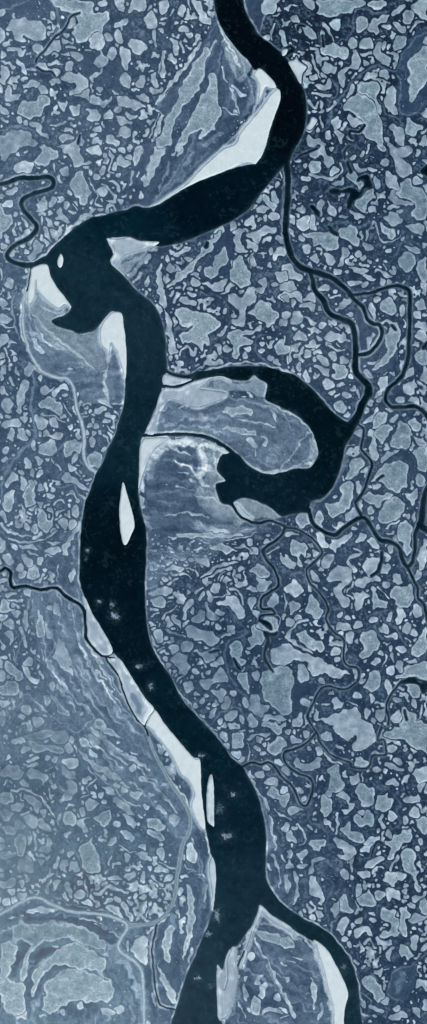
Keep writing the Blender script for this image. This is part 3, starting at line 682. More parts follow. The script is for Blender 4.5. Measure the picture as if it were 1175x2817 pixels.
S|165,182,202|0.5|8|24|@T900,700 1000,860 1074,1000
S|150,170,190|0.6|5|14|@P620,60 760,180 900,300
S|150,170,190|0.6|5|12|@P700,330 860,470 960,590
S|140,162,184|0.6|5|12|@P960,400 1074,500 @Q80,600
S|165,182,202|0.6|4|10|@M560,620 680,800 800,960 900,1074
S|165,182,202|0.6|4|10|@M600,470 760,760 900,960
S|150,168,190|0.6|5|14|@M480,500 600,760 760,1000
'''
PATCH = '''
A
p 50,200 90,150 180,145 270,155 335,190 335,240 310,290 250,295 190,270 190,305 120,305 95,270 90,235 60,235
p= 380,0 580,0 690,20 700,80 780,85 810,120 790,170 750,210 740,250 700,240 640,300 600,325 550,280 540,225 570,170 560,130 510,100 440,70
p+ 660,250 740,255 770,300 760,350 700,360 665,325
p 745,360 765,400 795,440 755,495 700,465 715,425 750,400
e 385,120,27,38,0
p= 460,200 500,140 550,120 555,190 520,210
e 480,260,28,20,0
e 280,360,42,35,10
e 165,348,20,15,0
e 358,205,16,14,0
s 34 95,110 115,140
s 38 70,370 130,375 160,405 180,380
p 335,330 360,290 420,290 450,300 440,380 380,390 320,410
s 24 490,348 560,350
p 520,395 570,388 610,410 600,450 560,455
p 450,395 520,390 520,405 455,402
e 508,487,33,36,40
p+ 270,480 340,475 350,510 440,495 460,520 420,555 350,575 300,575 285,540
s 30 360,480 410,465 460,468
p 460,570 500,530 560,540 640,570 660,610 630,660 590,690 510,705 520,680 560,650 550,620 490,610
p= 120,800 170,745 260,740 290,705 360,715 370,760 330,800 300,860 230,880 180,870 120,850
e 880,270,32,50,-10
p 845,185 920,140 945,170 910,210 895,225 895,200 850,205
e 800,278,36,28,30
e 832,398,38,46,-20
p 880,360 920,335 960,370 985,420 950,490 945,530 920,520 900,440
p 950,310 990,295 1074,315 1074,385 1000,395 960,350
e 930,595,38,60,-5
e 757,22,36,30,0
p 970,0 1074,0 1074,80 1000,70 960,90
e 740,655,26,20,40
p 530,705 620,660 660,690 650,750 610,720
p 680,710 730,705 760,745 820,715 820,745 760,795 710,770 660,750
p 850,735 880,705 990,740 1070,790 1040,805 900,785
p 635,790 690,800 740,840 730,880 680,900 645,870 660,830
p 1040,570 1074,565 1074,650 1020,640
p 1010,700 1074,700 1074,745 1030,735
s 28 930,840 960,870 1000,850
p 855,850 960,890 950,920 880,910
p 45,650 70,625 90,690 155,690 130,740 60,750 45,710
p 165,640 220,595 290,620 280,640 210,640 170,655
p 0,780 35,790 60,830 30,850 0,840
e 145,888,25,22,0
s 36 225,915 280,930 300,975 340,1000
p 435,1000 480,985 545,1020 480,1050 440,1040
p- 0,1000 110,970 190,960 260,1020 280,1074 0,1074
p 685,955 740,935 760,975 700,975
p 775,1010 830,990 860,1030 900,1040 880,1070 800,1060
p 870,960 920,930 960,960 970,1000 900,1020
s 30 385,920 440,920 480,900
p 430,740 470,770 490,750 480,830 440,800
p 0,490 40,480 70,530 60,590 20,620 0,600
p 0,220 30,230 30,300 0,330
e 10,95,30,25,0
p 0,370 40,390 30,425 0,430
s 40 130,440 170,490 190,545
s 26 205,515 260,520
p 0,450 50,445 110,490 100,520 40,470
p 510,790 560,780 600,790 590,850 540,860
e 800,845,32,34,0
s 26 690,600 680,560 740,545 755,500
p 300,640 340,640 345,700 300,690
s 26 10,880 60,905
e 60,862,14,14,0
p 860,790 900,790 890,830 850,820
p 500,1074 560,1040 600,985 615,1074
B
p 110,0 180,0 180,60 130,105 100,70
p 15,100 40,75 85,140 110,200 60,225 20,200 5,150
s 36 65,240 70,345
e 272,80,24,48,5
p 345,0 385,0 430,80 480,140 470,175 420,170 390,110
s 18 310,0 350,100
s 22 195,120 212,70
s 22 120,140 170,140
s 38 130,390 130,480 130,570
e 120,500,28,44,0
e 290,215,50,22,0
e 325,245,25,38,-20
s 40 195,295 220,330 230,410
s 26 255,320 290,390
p 45,560 70,525 90,600 110,640 80,665 45,630
s 28 75,770 190,620 290,490 350,400 410,325
p= 70,1074 200,800 280,610 380,440 430,360 470,380 440,500 420,600 370,690 270,810 200,950 170,1074
p= 230,1074 300,930 420,700 480,560 520,560 540,740 570,800 560,850 500,950 395,1025 430,960 350,980 290,1074
s 18 570,490 590,580 620,640 660,740 690,840
s 30 650,640 690,690 730,710
s 16 570,800 620,840 680,860
e 668,852,22,28,0
s 22 480,370 520,300
s 16 30,1020 60,950 100,850
s 12 90,780 150,700 200,640
p 860,20 930,0 1000,0 970,60 870,110
s 20 940,110 990,110
e 890,275,22,28,20
s 18 930,300 925,260 950,180
p+ 1000,385 1030,360 1060,370 1030,410
p 1030,60 1074,40 1074,90 1040,80
s 26 1000,230 1020,300 1040,340
s 24 1010,190 1050,170 1074,160
s 30 30,300 60,280
p 0,700 40,720 20,760 0,750
e 175,550,14,14,0
e 230,170,16,14,0
C
p= 245,95 280,60 275,0 600,0 560,60 500,95 400,120 330,125
p= 640,40 670,0 770,0 750,50 710,68
e= 590,180,54,54,0
p= 640,200 680,150 740,120 785,110 770,150 720,190 700,265 670,240 635,235
e+ 395,180,43,48,0
e 105,140,34,36,0
p= 160,215 210,190 240,230 260,290 210,280 170,250
s 14 310,170 340,230 385,295
s 42 820,110 870,70 900,40
p= 885,100 920,75 980,90 975,140 940,190 900,150
p 955,50 1000,20 1074,0 1074,155 1040,140 1000,100 965,90
p= 290,360 340,310 400,320 430,350 490,360 490,420 440,440 380,410 320,420 290,400
e 527,315,38,46,15
e 628,322,55,38,-20
p 670,370 720,305 740,380 790,410 800,450 770,485 710,440 680,400
e 750,345,24,32,0
p= 825,330 850,260 900,260 925,300 890,350 845,375
e 778,197,30,24,0
p 820,175 850,160 910,200 910,235 860,230
s 26 950,230 980,200 1000,170 1040,170
p= 960,420 1010,370 1074,340 1074,590 1040,640 990,720 960,750 935,700 945,600 945,500
p 1040,300 1074,260 1074,330 1045,320
e 375,435,18,14,0
p 285,500 320,460 370,490 410,500 390,540 320,545
p 525,370 560,370 570,460 560,510 500,510 470,580 455,655 430,640 410,560 430,510 520,475
s 30 600,405 660,390
p 595,445 640,450 660,480 620,500 600,480
e 232,575,28,30,0
s 12 220,395 250,490 275,590
p 260,640 330,620 360,580 370,630 340,665 280,665
s 32 240,690 300,710 360,700
e 757,555,36,42,-20
p= 570,640 600,605 700,610 725,660 700,720 735,845 690,790 640,720 580,690
p= 440,810 520,720 570,690 640,720 720,850 750,1000 750,1074 690,1050 600,980 610,920 560,850
p 755,740 790,640 820,620 845,700 830,780 860,850 810,850 765,790
p 485,720 510,640 535,640 520,710
p 360,900 400,865 440,890 430,930 380,950
p+ 500,870 600,870 610,910 550,930 505,910
s 36 400,960 430,1000 440,1050
e 340,990,24,30,0
p 190,1000 250,1010 330,1060 330,1074 200,1074
p+ 170,955 220,850 275,885 240,950 200,975
s 20 200,740 230,800 270,760
s 24 290,860 300,940
s 26 340,820 390,770
p 505,970 590,975 580,1000 510,1000
p= 905,930 950,880 1010,930 1035,950 1010,995 930,995
p 780,930 830,910 900,980 900,1074 850,1050 810,980
s 30 770,1010 800,1074
p 1030,850 1074,790 1074,870 1045,865
p 1010,1074 1050,1000 1074,990 1074,1074
s 22 10,150 40,190
p 150,0 240,0 230,80 190,60
s 24 20,60 120,40
p 0,240 25,280 20,340 0,340
e 300,240,20,24,0
s 18 250,335 300,340
e 60,325,10,10,0
s 18 90,290 110,310
s 16 180,300 200,330
D
p- 0,0 150,0 120,50 60,90 0,120
p+ 100,150 180,110 240,130 245,190 180,210 120,210
p= 240,130 290,70 310,0 350,10 420,40 430,80 400,110 330,150
p= 465,30 520,0 580,0 600,60 610,120 550,165 530,110 500,60
p+ 650,20 720,5 750,40 720,70 660,50
e= 475,190,34,38,0
p= 515,290 530,230 600,180 630,230 660,310 680,350 640,420 590,435 570,370 520,330
s 18 590,430 650,400 675,370
s 10 520,180 600,150 680,110 740,95
e 760,190,22,28,20
p 850,90 900,70 950,110 950,145 880,140
e 955,85,20,28,0
e 905,35,22,22,0
e 848,152,22,26,-30
p= 1000,20 1055,10 1030,90 990,165 985,90
s 26 990,190 960,300
s 14 820,40 825,90 800,190 850,195
s 26 760,290 810,330 855,370 850,410 780,405
s 28 810,270 850,270 890,330
e 755,345,36,32,30
e 720,240,28,32,0
s 14 655,240 700,330 720,370 705,430 760,450
s 26 790,490 800,450 830,430 850,470
p 345,455 385,380 425,410 400,450
p 420,380 460,380 465,420 430,430
e 487,440,20,28,-10
p 500,460 565,490 550,510 510,500
p 420,500 440,450 475,500 520,560 510,580 460,545 400,535
p 335,545 370,540 410,600 430,620 380,600
p 320,620 350,600 380,690 385,710 340,680
e 372,500,20,18,0
s 20 540,430 570,470
p+ 25,420 80,410 100,440 80,460 40,445
p= 0,440 30,430 40,500 90,510 80,580 30,650 0,670
p 40,350 120,310 130,340 80,380 50,370
e 28,742,28,24,0
p 245,720 270,700 320,740 300,790 230,845 210,830 260,770
e 195,795,22,18,0
p 0,910 20,920 30,960 20,1000 0,1000
p 35,1030 80,970 110,1000 110,1040 60,1050
s 22 110,580 100,620 125,660
s 18 155,600 165,640
s 18 170,540 210,610
s 18 230,130 290,170
e 125,505,20,20,0
e 10,370,24,28,0
p 400,20 440,0 500,0 480,20
s 26 430,230 450,270
s 22 400,150 410,190
s 22 480,520 510,610
s 20 300,540 315,590
p 1060,200 1074,180 1074,300 1055,300
e 988,332,12,16,0
e 975,380,14,16,0
e 1045,370,16,24,10
s 14 1015,230 1025,200
e 885,415,16,18,0
e 795,230,16,22,30
p 160,970 220,950 190,1000
E
p= 0,290 10,180 50,60 60,0 150,0 120,80 90,150 50,250 20,300
s 16 205,70 250,0
s 30 235,80 280,0
p 0,880 0,820 50,790 30,860
e 185,900,32,46,0
p 160,870 210,870 260,910 230,940 160,940
p 215,800 300,750 340,745 320,790 240,825
e 195,790,24,18,0
e 387,727,17,17,0
e 163,838,22,20,0
e 320,845,34,20,10
p= 160,1050 230,960 350,850 390,800 430,740 500,690 500,650 560,640 530,700 470,790 400,840 360,910 290,980
p 490,650 560,590 580,640 520,700 490,690
p= 495,830 540,790 580,745 610,810 600,870 550,920 520,980 480,990 445,950 450,890 510,890
p 650,640 700,615 730,640 710,700 730,750 760,780 720,800 670,780
e 650,590,26,40,0
p= 620,960 650,880 690,810 725,840 750,900 790,980 740,1050 680,1050
e 368,1013,35,38,0
p 415,1025 450,1005 500,1030 590,990 610,1010 570,1074 500,1074 480,1050
p+ 740,560 780,515 800,540 810,600 770,600
p 755,660 830,620 900,600 950,605 945,660 870,670 830,720 780,690
p 740,710 810,710 850,760 820,800 790,770 750,740
e= 950,525,48,34,10
p= 870,350 900,360 920,420 960,440 940,480 890,430 865,400
e= 955,388,28,46,-20
e 978,298,20,22,0
e+ 845,390,22,42,20
p= 820,470 860,450 910,470 890,500 840,505
e 840,548,20,16,0
p+ 945,830 970,760 1010,750 1030,790 990,810 950,860
e 925,785,22,24,0
e 795,860,24,34,10
s 16 780,900 765,850 800,800
e 915,890,16,20,30
s 30 830,890 860,910
p 850,1010 890,965 900,1000 870,1074 790,1074 790,1050 850,1040
p 960,940 1020,920 1060,960 1030,1010 980,1000
p 1020,900 1060,870 1074,920 1050,930
e 955,1025,26,20,0
p 100,890 125,890 130,1074 95,1074 85,1000
s 30 1000,1010 1074,1040
e 740,630,20,16,0
s 20 640,860 640,900
e 18,1010,18,40,0
s 26 280,1010 290,1060
s 30 230,1050 280,1040
e 1000,700,40,22,20
s 16 960,240 1000,250
s 12 985,190 1005,230
F
p= 265,30 320,0 330,70 390,100 390,140 330,150 300,90
p= 200,30 270,50 270,80 220,80
e= 250,155,50,42,0
e 382,190,28,30,0
e 182,250,38,22,10
s 26 200,210 290,240 380,240 440,200 435,140
p 360,290 420,270 460,240 460,280 420,305
p= 480,240 490,200 540,200 600,260 610,290 590,325 540,290
p= 570,400 620,340 670,315 680,380 640,430 610,480 640,490 580,490 545,450
p= 640,450 690,440 710,490 660,500
s 40 545,140 570,180 610,180 
s 26 620,170 700,190
e 700,280,22,50,-5
p= 790,0 830,0 860,70 940,140 970,200 900,235 850,200 820,120
p= 850,20 950,0 965,40 920,80 870,70
p 690,0 760,0 770,40 730,50
e 765,120,32,34,0
p 760,190 790,180 850,250 870,280 850,330 800,320 770,280
p= 850,330 880,260 940,250 980,300 1050,340 1074,400 1074,530 1010,550 960,520 980,450 940,400 870,400
p- 800,350 850,340 870,400 950,420 950,450 850,440 780,400
e 1000,260,32,40,-40
e 527,90,22,24,0
e 593,70,22,26,0
e 370,30,22,20,0
e 142,485,28,22,0
e 168,325,26,14,0
p+ 110,580 150,535 195,520 205,590 180,630 130,640
p 200,520 240,515 260,600 225,610
p= 160,650 240,640 380,640 425,720 400,790 330,770 280,740 230,750 220,690 160,670
p= 410,620 500,600 560,640 575,730 540,735 480,700 430,680
p 335,410 360,430 410,490 400,530 350,500
e- 288,460,24,60,0
s 26 430,530 480,530
s 32 500,490 550,520 610,530
e 438,470,16,26,0
p 190,720 220,770 190,805 150,760 
p 195,840 230,820 260,800 275,860 230,865
p 310,790 380,820 390,870 360,895 320,840
p 440,750 500,780 490,810 460,830 460,880 415,885 440,820
e 415,935,30,30,0
p 500,905 570,890 640,910 600,960 550,940
p+ 600,965 640,955 700,990 680,1010 620,1000
s 24 690,930 760,940 810,980
s 22 755,880 770,930
e 540,1020,54,22,0
e 620,1030,28,18,0
e 745,1000,22,30,-10
e 627,665,18,40,0
e 645,750,38,30,30
e 610,830,22,20,0
e 650,855,18,16,0
p= 725,570 770,590 830,640 800,680 740,650
p 745,540 790,500 850,510 880,550 840,600 790,570
p 885,610 950,575 1040,590 1060,640 1020,660 940,620
p= 860,840 890,790 960,790 990,860 970,910 910,935 870,900
p= 990,940 1020,860 1050,825 1074,850 1074,1000 1030,1000
p 900,730 950,750 1020,760 1010,800 930,780
e 890,685,18,18,0
e 962,675,16,18,0
e 1052,735,22,22,0
p 1030,1000 1074,1010 1074,1074 1030,1060
p= 275,1040 320,1020 355,1040 340,1074 285,1074
e 210,1050,18,18,0
e 860,490,24,20,0
s 36 790,460 850,450
p 0,760 40,750 40,790 0,800
p 0,900 40,870 90,930 150,970 120,1010 60,980 30,1000 0,960
p 0,1010 60,1000 110,1040 100,1074 0,1074
e 310,540,18,18,0
e 352,545,20,20,0
e 145,695,22,24,0
s 14 640,640 680,560 700,650 740,710 820,700 870,660
e 660,605,20,18,0
e 270,575,14,14,0
e 560,800,18,36,-20
p+ 770,770 810,760 800,790
e 1010,60,18,26,-20
e 1060,120,24,20,0
s 26 640,0 630,60
e 180,150,18,22,0
s 22 590,640 585,700
G
p 0,50 40,50 70,90 50,110 0,120
s 20 10,125 70,135
p 0,180 30,165 80,200 70,235 0,240
s 24 0,250 60,270 100,260
p 0,340 40,330 60,370 20,410 0,420
s 20 60,420 80,380 110,380
s 24 40,430 70,520
e 112,508,18,28,0
p 180,560 220,525 260,560 240,590 215,625 180,600
p 110,560 145,600 140,640 110,620 100,580
p 120,880 135,780 160,680 200,655 220,690 190,780 160,890 140,905
s 30 75,640 100,690
p 0,710 40,700 45,750 10,760
p 5,830 50,800 100,830 80,880 90,905 40,890
e 10,925,18,28,0
p 300,720 330,700 380,720 410,710 350,770 310,765
p 275,640 300,610 320,640 290,680
p= 280,830 330,805 380,790 440,830 460,880 430,905 380,870 300,870
p 255,940 290,910 350,950 350,1000 290,1025 265,980
e 405,975,28,48,-40
s 16 315,905 400,920 480,965
p+ 400,790 400,740 470,690 520,740 450,730 420,760
e 475,770,18,16,0
e 475,920,18,18,0
s 14 460,830 490,870 530,930
p 0,1000 30,970 120,940 155,960 140,1010 60,1000
p 60,1074 90,1010 110,1040 90,1074
e 160,1055,28,44,0
e 212,1050,20,28,-20
p 320,1050 350,1025 375,1060 350,1074 320,1074
e 428,1060,32,22,0
e 218,960,14,18,0
p 605,900 640,880 650,920
e 735,880,44,28,0
e 695,910,18,18,0
e 640,860,20,20,0
e 785,962,24,20,0
e 685,955,18,20,0
p 635,1010 660,965 690,1000 660,1020
e 710,1000,18,24,0
s 20 845,890 880,950
s 20 790,1010 830,1050
e 735,1050,16,18,0
e 690,1055,20,22,0
e 520,1000,16,22,-20
p+ 235,340 260,350 330,460 310,475 255,410
e+ 520,585,22,12,0
e 635,1050,10,20,0
p= 715,800 780,790 830,850 820,870 760,840
s 16 20,510 10,540
s 22 40,740 70,770
H
p= 90,0 135,0 160,120 150,150 120,100
p= 150,150 175,170 210,370 185,370 150,250
p 160,390 200,380 240,440 220,465 175,440
e 185,490,14,30,0
e 228,490,14,20,0
s 24 205,80 240,25
p 250,50 290,45 320,70 380,85 375,105 300,105 255,80
e 350,32,36,24,10
p= 215,150 240,130 300,125 370,150 440,160 510,195 545,260 520,290 470,330 470,400 430,380 415,440 390,400 300,390 265,405 250,320 320,290 350,240 300,265 245,240
s 24 255,470 310,410 350,480 380,430
e 587,150,18,24,0
s 30 600,260 560,320 535,330
p= 605,40 660,20 720,30 750,0 810,0 820,60 760,130 740,170 750,220 710,260 650,255 635,220 680,200 690,160 640,110
p= 765,160 820,110 850,55 880,90 930,110 975,150 970,210 920,250 860,240 800,180
p= 610,320 690,290 800,290 830,255 850,300 790,320 720,330 790,370 780,400 710,410 690,500 640,500 650,440 630,390
p 500,400 550,395 570,430 550,480 530,430
e= 605,430,34,28,0
p 900,100 930,90 940,130 910,120
e 1035,175,24,20,0
p 1000,220 1040,205 1050,265 1010,250
p= 945,430 990,375 1020,330 1040,390 1070,420 1060,470 980,470
e 866,388,20,22,0
p 890,370 910,390 950,370 940,420 900,420
e 860,445,22,22,0
e 738,480,20,24,-30
e 755,435,22,22,0
e 930,500,20,16,0
e 975,528,30,24,30
s 24 1045,490 1050,540
s 26 930,250 945,290
e 390,542,24,14,0
e 1070,450,20,40,0
p 0,0 20,10 20,50 0,40
s 28 180,40 210,10
p= 550,900 600,860 700,855 780,870 800,900 760,915 650,915
s 20 680,950 800,965 900,990 960,1010
p= 550,1020 620,1005 750,1020 850,1060 780,1070 650,1045
p 130,985 180,965 210,1000 150,1005
e 400,940,80,12,-5
e 430,1010,50,10,0
s 14 150,900 130,960
s 18 250,880 275,850
s 16 930,870 970,960
e 1040,60,34,22,20
p 980,40 1010,30 1040,70 1000,80
I
p 0,20 60,0 110,0 150,20 150,90 110,60 60,50 20,90 0,80
p 160,70 190,20 240,20 240,80
p- 120,110 200,80 240,100 250,160 200,140
e 283,130,18,18,0
s 22 350,50 430,35
p 405,130 440,70 480,50 500,90 460,130 420,155
p 470,160 520,150 530,190 490,190
e 30,175,24,22,0
p 70,190 110,150 160,190 150,220 90,255 70,240
e 15,235,22,30,0
p 165,190 210,200 260,240 240,260 200,230
e 300,255,26,24,0
p 80,330 140,270 170,310 190,360 130,370 90,350
p 310,350 350,300 400,310 430,320 440,290 500,370 440,360 390,360 350,380
s 22 400,265 430,290
p= 0,370 20,320 50,400 70,450 0,450
p 25,510 60,485 85,500 45,545
s 16 350,410 410,430 465,440
p 270,480 310,475 350,510 340,550 290,520
e= 380,480,32,38,0
e 192,470,28,32,0
e 275,355,18,22,0
e 340,400,22,20,0
p= 370,550 420,540 480,560 480,640 440,650 410,660 365,630 380,600
p 240,545 290,560 350,580 350,630 310,625
e= 458,510,30,34,0
e+ 345,690,42,42,0
p+ 170,590 190,590 220,660 200,670 175,640
e 530,712,24,24,0
s 16 385,780 430,760
e 475,770,26,26,0
e= 430,860,48,38,40
e+ 515,635,18,26,-20
e 565,760,16,30,-10
e 600,75,14,14,0
p= 635,100 665,85 695,130 690,230 665,210
p= 720,120 750,75 800,65 840,95 840,140 790,175 740,155
e 700,60,26,26,0
e 900,145,24,55,-5
s 18 903,220 900,270
p= 620,400 640,340 665,300 675,340 640,430
p= 730,230 790,215 850,240 885,310 860,400 800,500 720,580 670,575 680,550 750,490 770,430 760,350 790,300 800,240 740,245
p 640,530 690,510 730,500 700,540 650,545
e 615,555,16,14,0
p 600,600 640,585 675,630 630,635
p+ 710,690 740,630 785,640 780,710 740,755 690,780 720,730
e 655,825,28,30,0
e 723,805,20,28,0
e 873,802,28,34,-10
p 905,640 960,565 975,610 930,650
p 895,720 930,680 960,680 985,645 1000,700 990,750 950,790 905,750
p 935,800 990,770 1020,800 1020,840 960,830
p= 980,100 1030,50 1060,80 1050,130 1000,125
e 1002,178,32,36,0
p 990,240 1040,230 1074,250 1074,285 1000,270
p+ 980,330 1020,290 1074,330 1060,380 1000,360
p= 975,500 1010,430 1040,410 1074,440 1074,540 1010,555
p= 1030,620 1060,560 1074,570 1074,680 1030,660
e 1060,178,20,20,0
p+ 600,970 660,920 720,870 690,930 650,970
p= 660,1010 700,920 780,900 760,970 700,1010
e 832,940,20,34,20
p= 930,970 970,940 1030,980 1010,1020 960,1010
p= 830,1074 860,1000 890,965 950,1020 980,1074
p= 690,1050 740,990 810,995 790,1060 740,1074 700,1074
p 530,1040 570,1000 600,1040 580,1074
p 1030,10 1074,0 1074,40 1040,35
p 170,400 230,360 240,420
e 100,430,26,30,0
s 26 200,440 280,400
e 250,505,16,18,0
e 40,640,10,8,0
p+ 630,1074 650,1010 690,1060 680,1074
s 24 340,30 350,70
e 130,560,18,30,0
e 120,400,16,14,0
J
e 85,15,24,22,0
e 160,8,30,18,0
e 42,108,28,30,0
e 32,178,18,22,0
e 246,70,20,34,0
p 300,60 340,40 410,35 420,100 380,145 320,140 295,100
p 340,0 450,0 440,30 370,25
p= 470,90 500,30 560,25 605,80 580,130 540,110 500,160 480,140
p 530,140 570,120 560,200 530,215
e 282,175,24,34,-20
e 343,178,18,14,30
p= 175,180 200,145 230,200 225,250 190,240
e 236,272,22,30,0
e 157,262,20,26,0
e+ 302,270,24,28,0
p 45,385 50,330 90,270 140,325 90,345
p 155,290 195,330 180,390 155,380
p= 165,430 200,340 240,310 255,400 265,490 200,535 180,510 185,470
p 20,470 40,420 90,400 120,410 105,480 80,550 40,540 15,500
e 28,585,26,50,-20
e 302,385,24,24,0
e 340,370,16,26,0
e 264,345,16,32,0
p 275,490 300,480 330,500 310,530 280,520
e 217,572,16,14,0
p= 275,600 290,540 330,540 340,600 370,620 380,570 350,540 380,535 395,610 370,700 320,710 290,680
p+ 250,590 260,550 300,535 280,570
e 200,668,22,28,-40
e 259,678,26,38,0
s 28 10,645 50,700 130,720
e 85,700,34,14,30
s 18 150,735 235,740
s 16 70,765 160,775 230,785 310,770 380,730 420,700
p 140,795 200,795 290,830 270,845 180,830
e 402,710,28,26,0
s 24 345,790 450,790
p+ 335,850 360,815 430,810 455,850 430,870 360,865
e 105,818,38,14,35
s 16 205,855 275,875
p 15,890 50,865 105,915 80,950 40,940
e 0,925,22,30,0
p= 160,870 190,880 240,930 240,970 180,950
e= 243,1003,48,58,0
e 293,917,32,26,0
e 138,965,30,30,30
e 160,1020,34,36,0
e+ 330,990,24,14,40
s 12 330,885 430,890
s 36 600,640 540,740 500,810 470,880
s 14 440,930 420,1000 425,1074
p 520,1074 510,1030 550,980 555,1040
p 495,215 530,210 560,250 520,270
s 22 540,240 600,290
p 455,320 490,270 560,310 660,385 660,410 590,390 540,350 480,345
s 20 590,435 640,465
s 18 635,320 670,320
e+ 325,440,14,14,0
p 340,420 390,430 380,460 340,460
s 26 400,500 450,475 470,500
s 30 420,575 480,555
p= 530,540 560,500 590,560 570,600 540,590
p 435,625 480,605 505,630 480,690 440,660
p= 510,640 545,615 575,650 530,695 505,680
p 655,30 680,0 720,40 700,80 670,70
p+ 740,100 790,75 800,100 750,125
p= 650,160 690,110 740,140 760,180 730,235 680,225
s 22 760,0 830,60
s 24 410,210 450,250
s 14 380,160 400,210
s 14 430,145 425,150
e 10,300,12,18,0
p 0,1060 50,1040 60,1074 0,1074
p= 0,750 40,780 30,860 0,850
s 18 350,1030 330,1050
K
s 14 160,745 230,740
p= 230,735 260,715 500,712 720,725 700,745 500,750 260,752
e 95,797,13,10,0
e 58,843,32,16,0
s 10 165,832 215,832
e 256,832,24,12,0
e 318,832,18,13,0
s 18 370,830 440,832
p= 480,825 520,810 560,780 590,800 640,830 700,850 640,865 590,865 540,850
s 18 660,830 740,820 780,850
e= 800,850,40,30,-10
e 125,903,18,14,0
s 18 210,905 240,912
e 280,910,28,14,20
e 340,922,24,12,0
e= 420,925,62,24,5
e 38,978,18,16,0
p= 135,985 190,960 280,965 280,995 200,1000
s 20 305,972 370,980
s 20 185,1015 230,1020
s 16 260,1015 340,1040
s 20 385,980 400,1030
s 26 420,1050 500,980 600,945 680,930
e 145,1053,22,18,0
e 478,870,16,12,0
s 10 430,785 480,785
p= 775,990 800,950 850,940 880,970 915,1000 900,1030 850,1040 800,1010
e 710,980,24,22,0
e 692,1032,20,22,0
s 22 660,990 670,1074
s 20 745,1000 740,1074
p= 570,1074 600,1035 640,1060 640,1074
s 14 530,1074 540,1040 600,1000
p 1000,860 1030,900 1074,920 1074,980 1020,950
s 22 900,870 980,820
s 14 590,770 720,750 830,710
e 890,780,26,16,0
e 900,735,14,14,0
s 14 700,700 790,680 850,690
e+ 288,272,34,8,10
e 350,325,20,9,20
s 8 240,375 330,385
s 8 160,580 260,570 450,590
s 8 220,640 370,650 450,680
e= 545,700,90,16,5
e 1055,720,20,14,0
e 930,900,16,18,0
p= 740,20 790,20 825,50 820,75 770,60
s 20 860,5 900,30 880,60
s 14 810,80 820,140
e 850,1060,30,26,0
L
p= 490,215 505,165 560,155 610,180 600,230 560,260 530,310 490,325 465,310 500,260
p= 325,500 400,500 440,440 450,350 500,335 530,370 520,460 470,550 400,595 340,590
p= 240,610 280,550 310,620 300,660 260,650
e 575,385,17,50,-2
e+ 655,370,15,14,0
p 465,600 500,540 540,530 570,580 530,610 480,625
p 360,640 400,660 420,625 460,640 440,680 400,690
p= 665,335 720,240 800,200 880,180 930,200 940,280 910,370 850,415 800,390 750,345 700,320
e 700,370,38,24,-30
p= 595,450 650,405 700,420 790,430 810,450 750,480 700,525 640,500
p= 715,560 760,490 860,455 910,510 880,570 830,620 760,640 720,600
p 755,690 800,650 860,610 850,640 790,680
p= 850,690 870,630 910,620 960,660 950,760 940,890 910,880 890,800 850,740
p 810,740 850,730 870,780 830,770
p 885,425 940,430 1000,385 1005,420 965,505 940,460
p= 980,290 1010,270 1060,310 1050,370 1020,385 990,340
p= 970,130 1000,90 1074,60 1074,250 1000,240 1000,180
p= 800,70 830,0 950,0 940,70 900,95 850,85
p 970,0 1040,20 1074,60 1010,60
p 745,160 790,115 830,110 870,110 800,160 740,205
p 650,20 690,0 700,60 680,120 650,110
p 660,120 700,100 715,140 695,190 670,150
p 710,0 770,0 750,60 720,40
p= 100,610 140,565 190,570 215,620 190,660 130,670
p+ 265,710 300,720 345,790 330,830 280,800 260,750
p 360,780 420,760 500,700 525,720 470,780 420,820 390,860 360,820
p 540,780 590,720 635,730 600,780
p 640,770 670,745 720,800 710,840 670,820
p= 50,830 70,770 120,770 190,800 200,840 170,900 130,870 150,960 110,950 110,890 60,870
p 160,870 190,850 210,890 170,900
p 225,840 260,835 290,870 240,890
p- 0,850 40,890 100,940 100,1000 40,960 0,920
p 290,930 340,875 380,890 350,960 310,970
p 335,1030 400,970 430,945 500,980 510,1040 480,1074 360,1074
s 30 540,830 575,860 500,900 495,940 540,1000
p+ 600,930 640,905 680,890 730,900 740,950 700,1010 650,1040 610,1000
p 750,940 800,960 790,1010 730,1020 740,970
p 560,1074 600,1040 640,1040 700,1030 720,1060 700,1074
p 770,810 810,815 825,850 790,860
e 660,550,22,28,0
e 712,665,18,30,-30
p+ 1010,900 1050,770 1074,780 1074,920 1020,1000
p 975,1050 1000,980 1035,990 1010,1060
p 830,1074 830,1020 870,1010 900,1040 900,1074
p 215,1020 240,990 290,1074 230,1074
e 660,605,14,16,0
e 290,975,18,22,0
e 530,680,22,18,0
e 665,880,14,14,0
e 575,935,14,14,0
s 16 205,690 220,740
e 80,725,44,12,0
e+ 620,105,14,14,0
s 14 500,70 540,60
p 970,560 990,600 970,640
M
s 28 60,100 120,95
p= 0,150 40,130 70,190 110,200 50,230 0,220
s 36 50,140 160,150
e= 205,75,32,32,0
p= 80,230 110,200 155,215 130,275 100,260
e= 192,280,24,74,-2
s 12 255,110 235,170 230,240
e 237,250,14,14,0
p= 30,310 80,270 115,340 90,350 60,330 35,335
p= 30,380 80,355 100,410 75,480 65,430 40,410
s 28 155,345 170,400 190,480
p= 265,400 270,300 290,215 320,280 330,350 300,420
p= 320,380 340,290 360,350 390,400 370,430 340,415
e 245,388,12,14,0
p= 385,200 400,155 430,190 455,265 420,250 390,235
e 360,190,24,18,0
e 322,127,12,14,0
p+ 395,540 410,470 440,420 475,440 490,510 535,590 525,630 550,705 500,670 440,620 405,590
e 538,750,14,14,0
e 586,800,12,12,0
e 400,458,12,16,0
p 210,445 240,490 275,500 265,535 235,510
s 16 260,545 300,600
s 14 310,510 330,590
e= 215,590,38,38,0
p+ 165,610 200,640 220,680 290,735 270,755 220,730 180,670
p= 30,610 70,595 150,650 185,710 150,730 90,690 40,650
e= 70,790,75,60,0
p 0,650 40,700 30,740 0,730
e 285,630,16,20,0
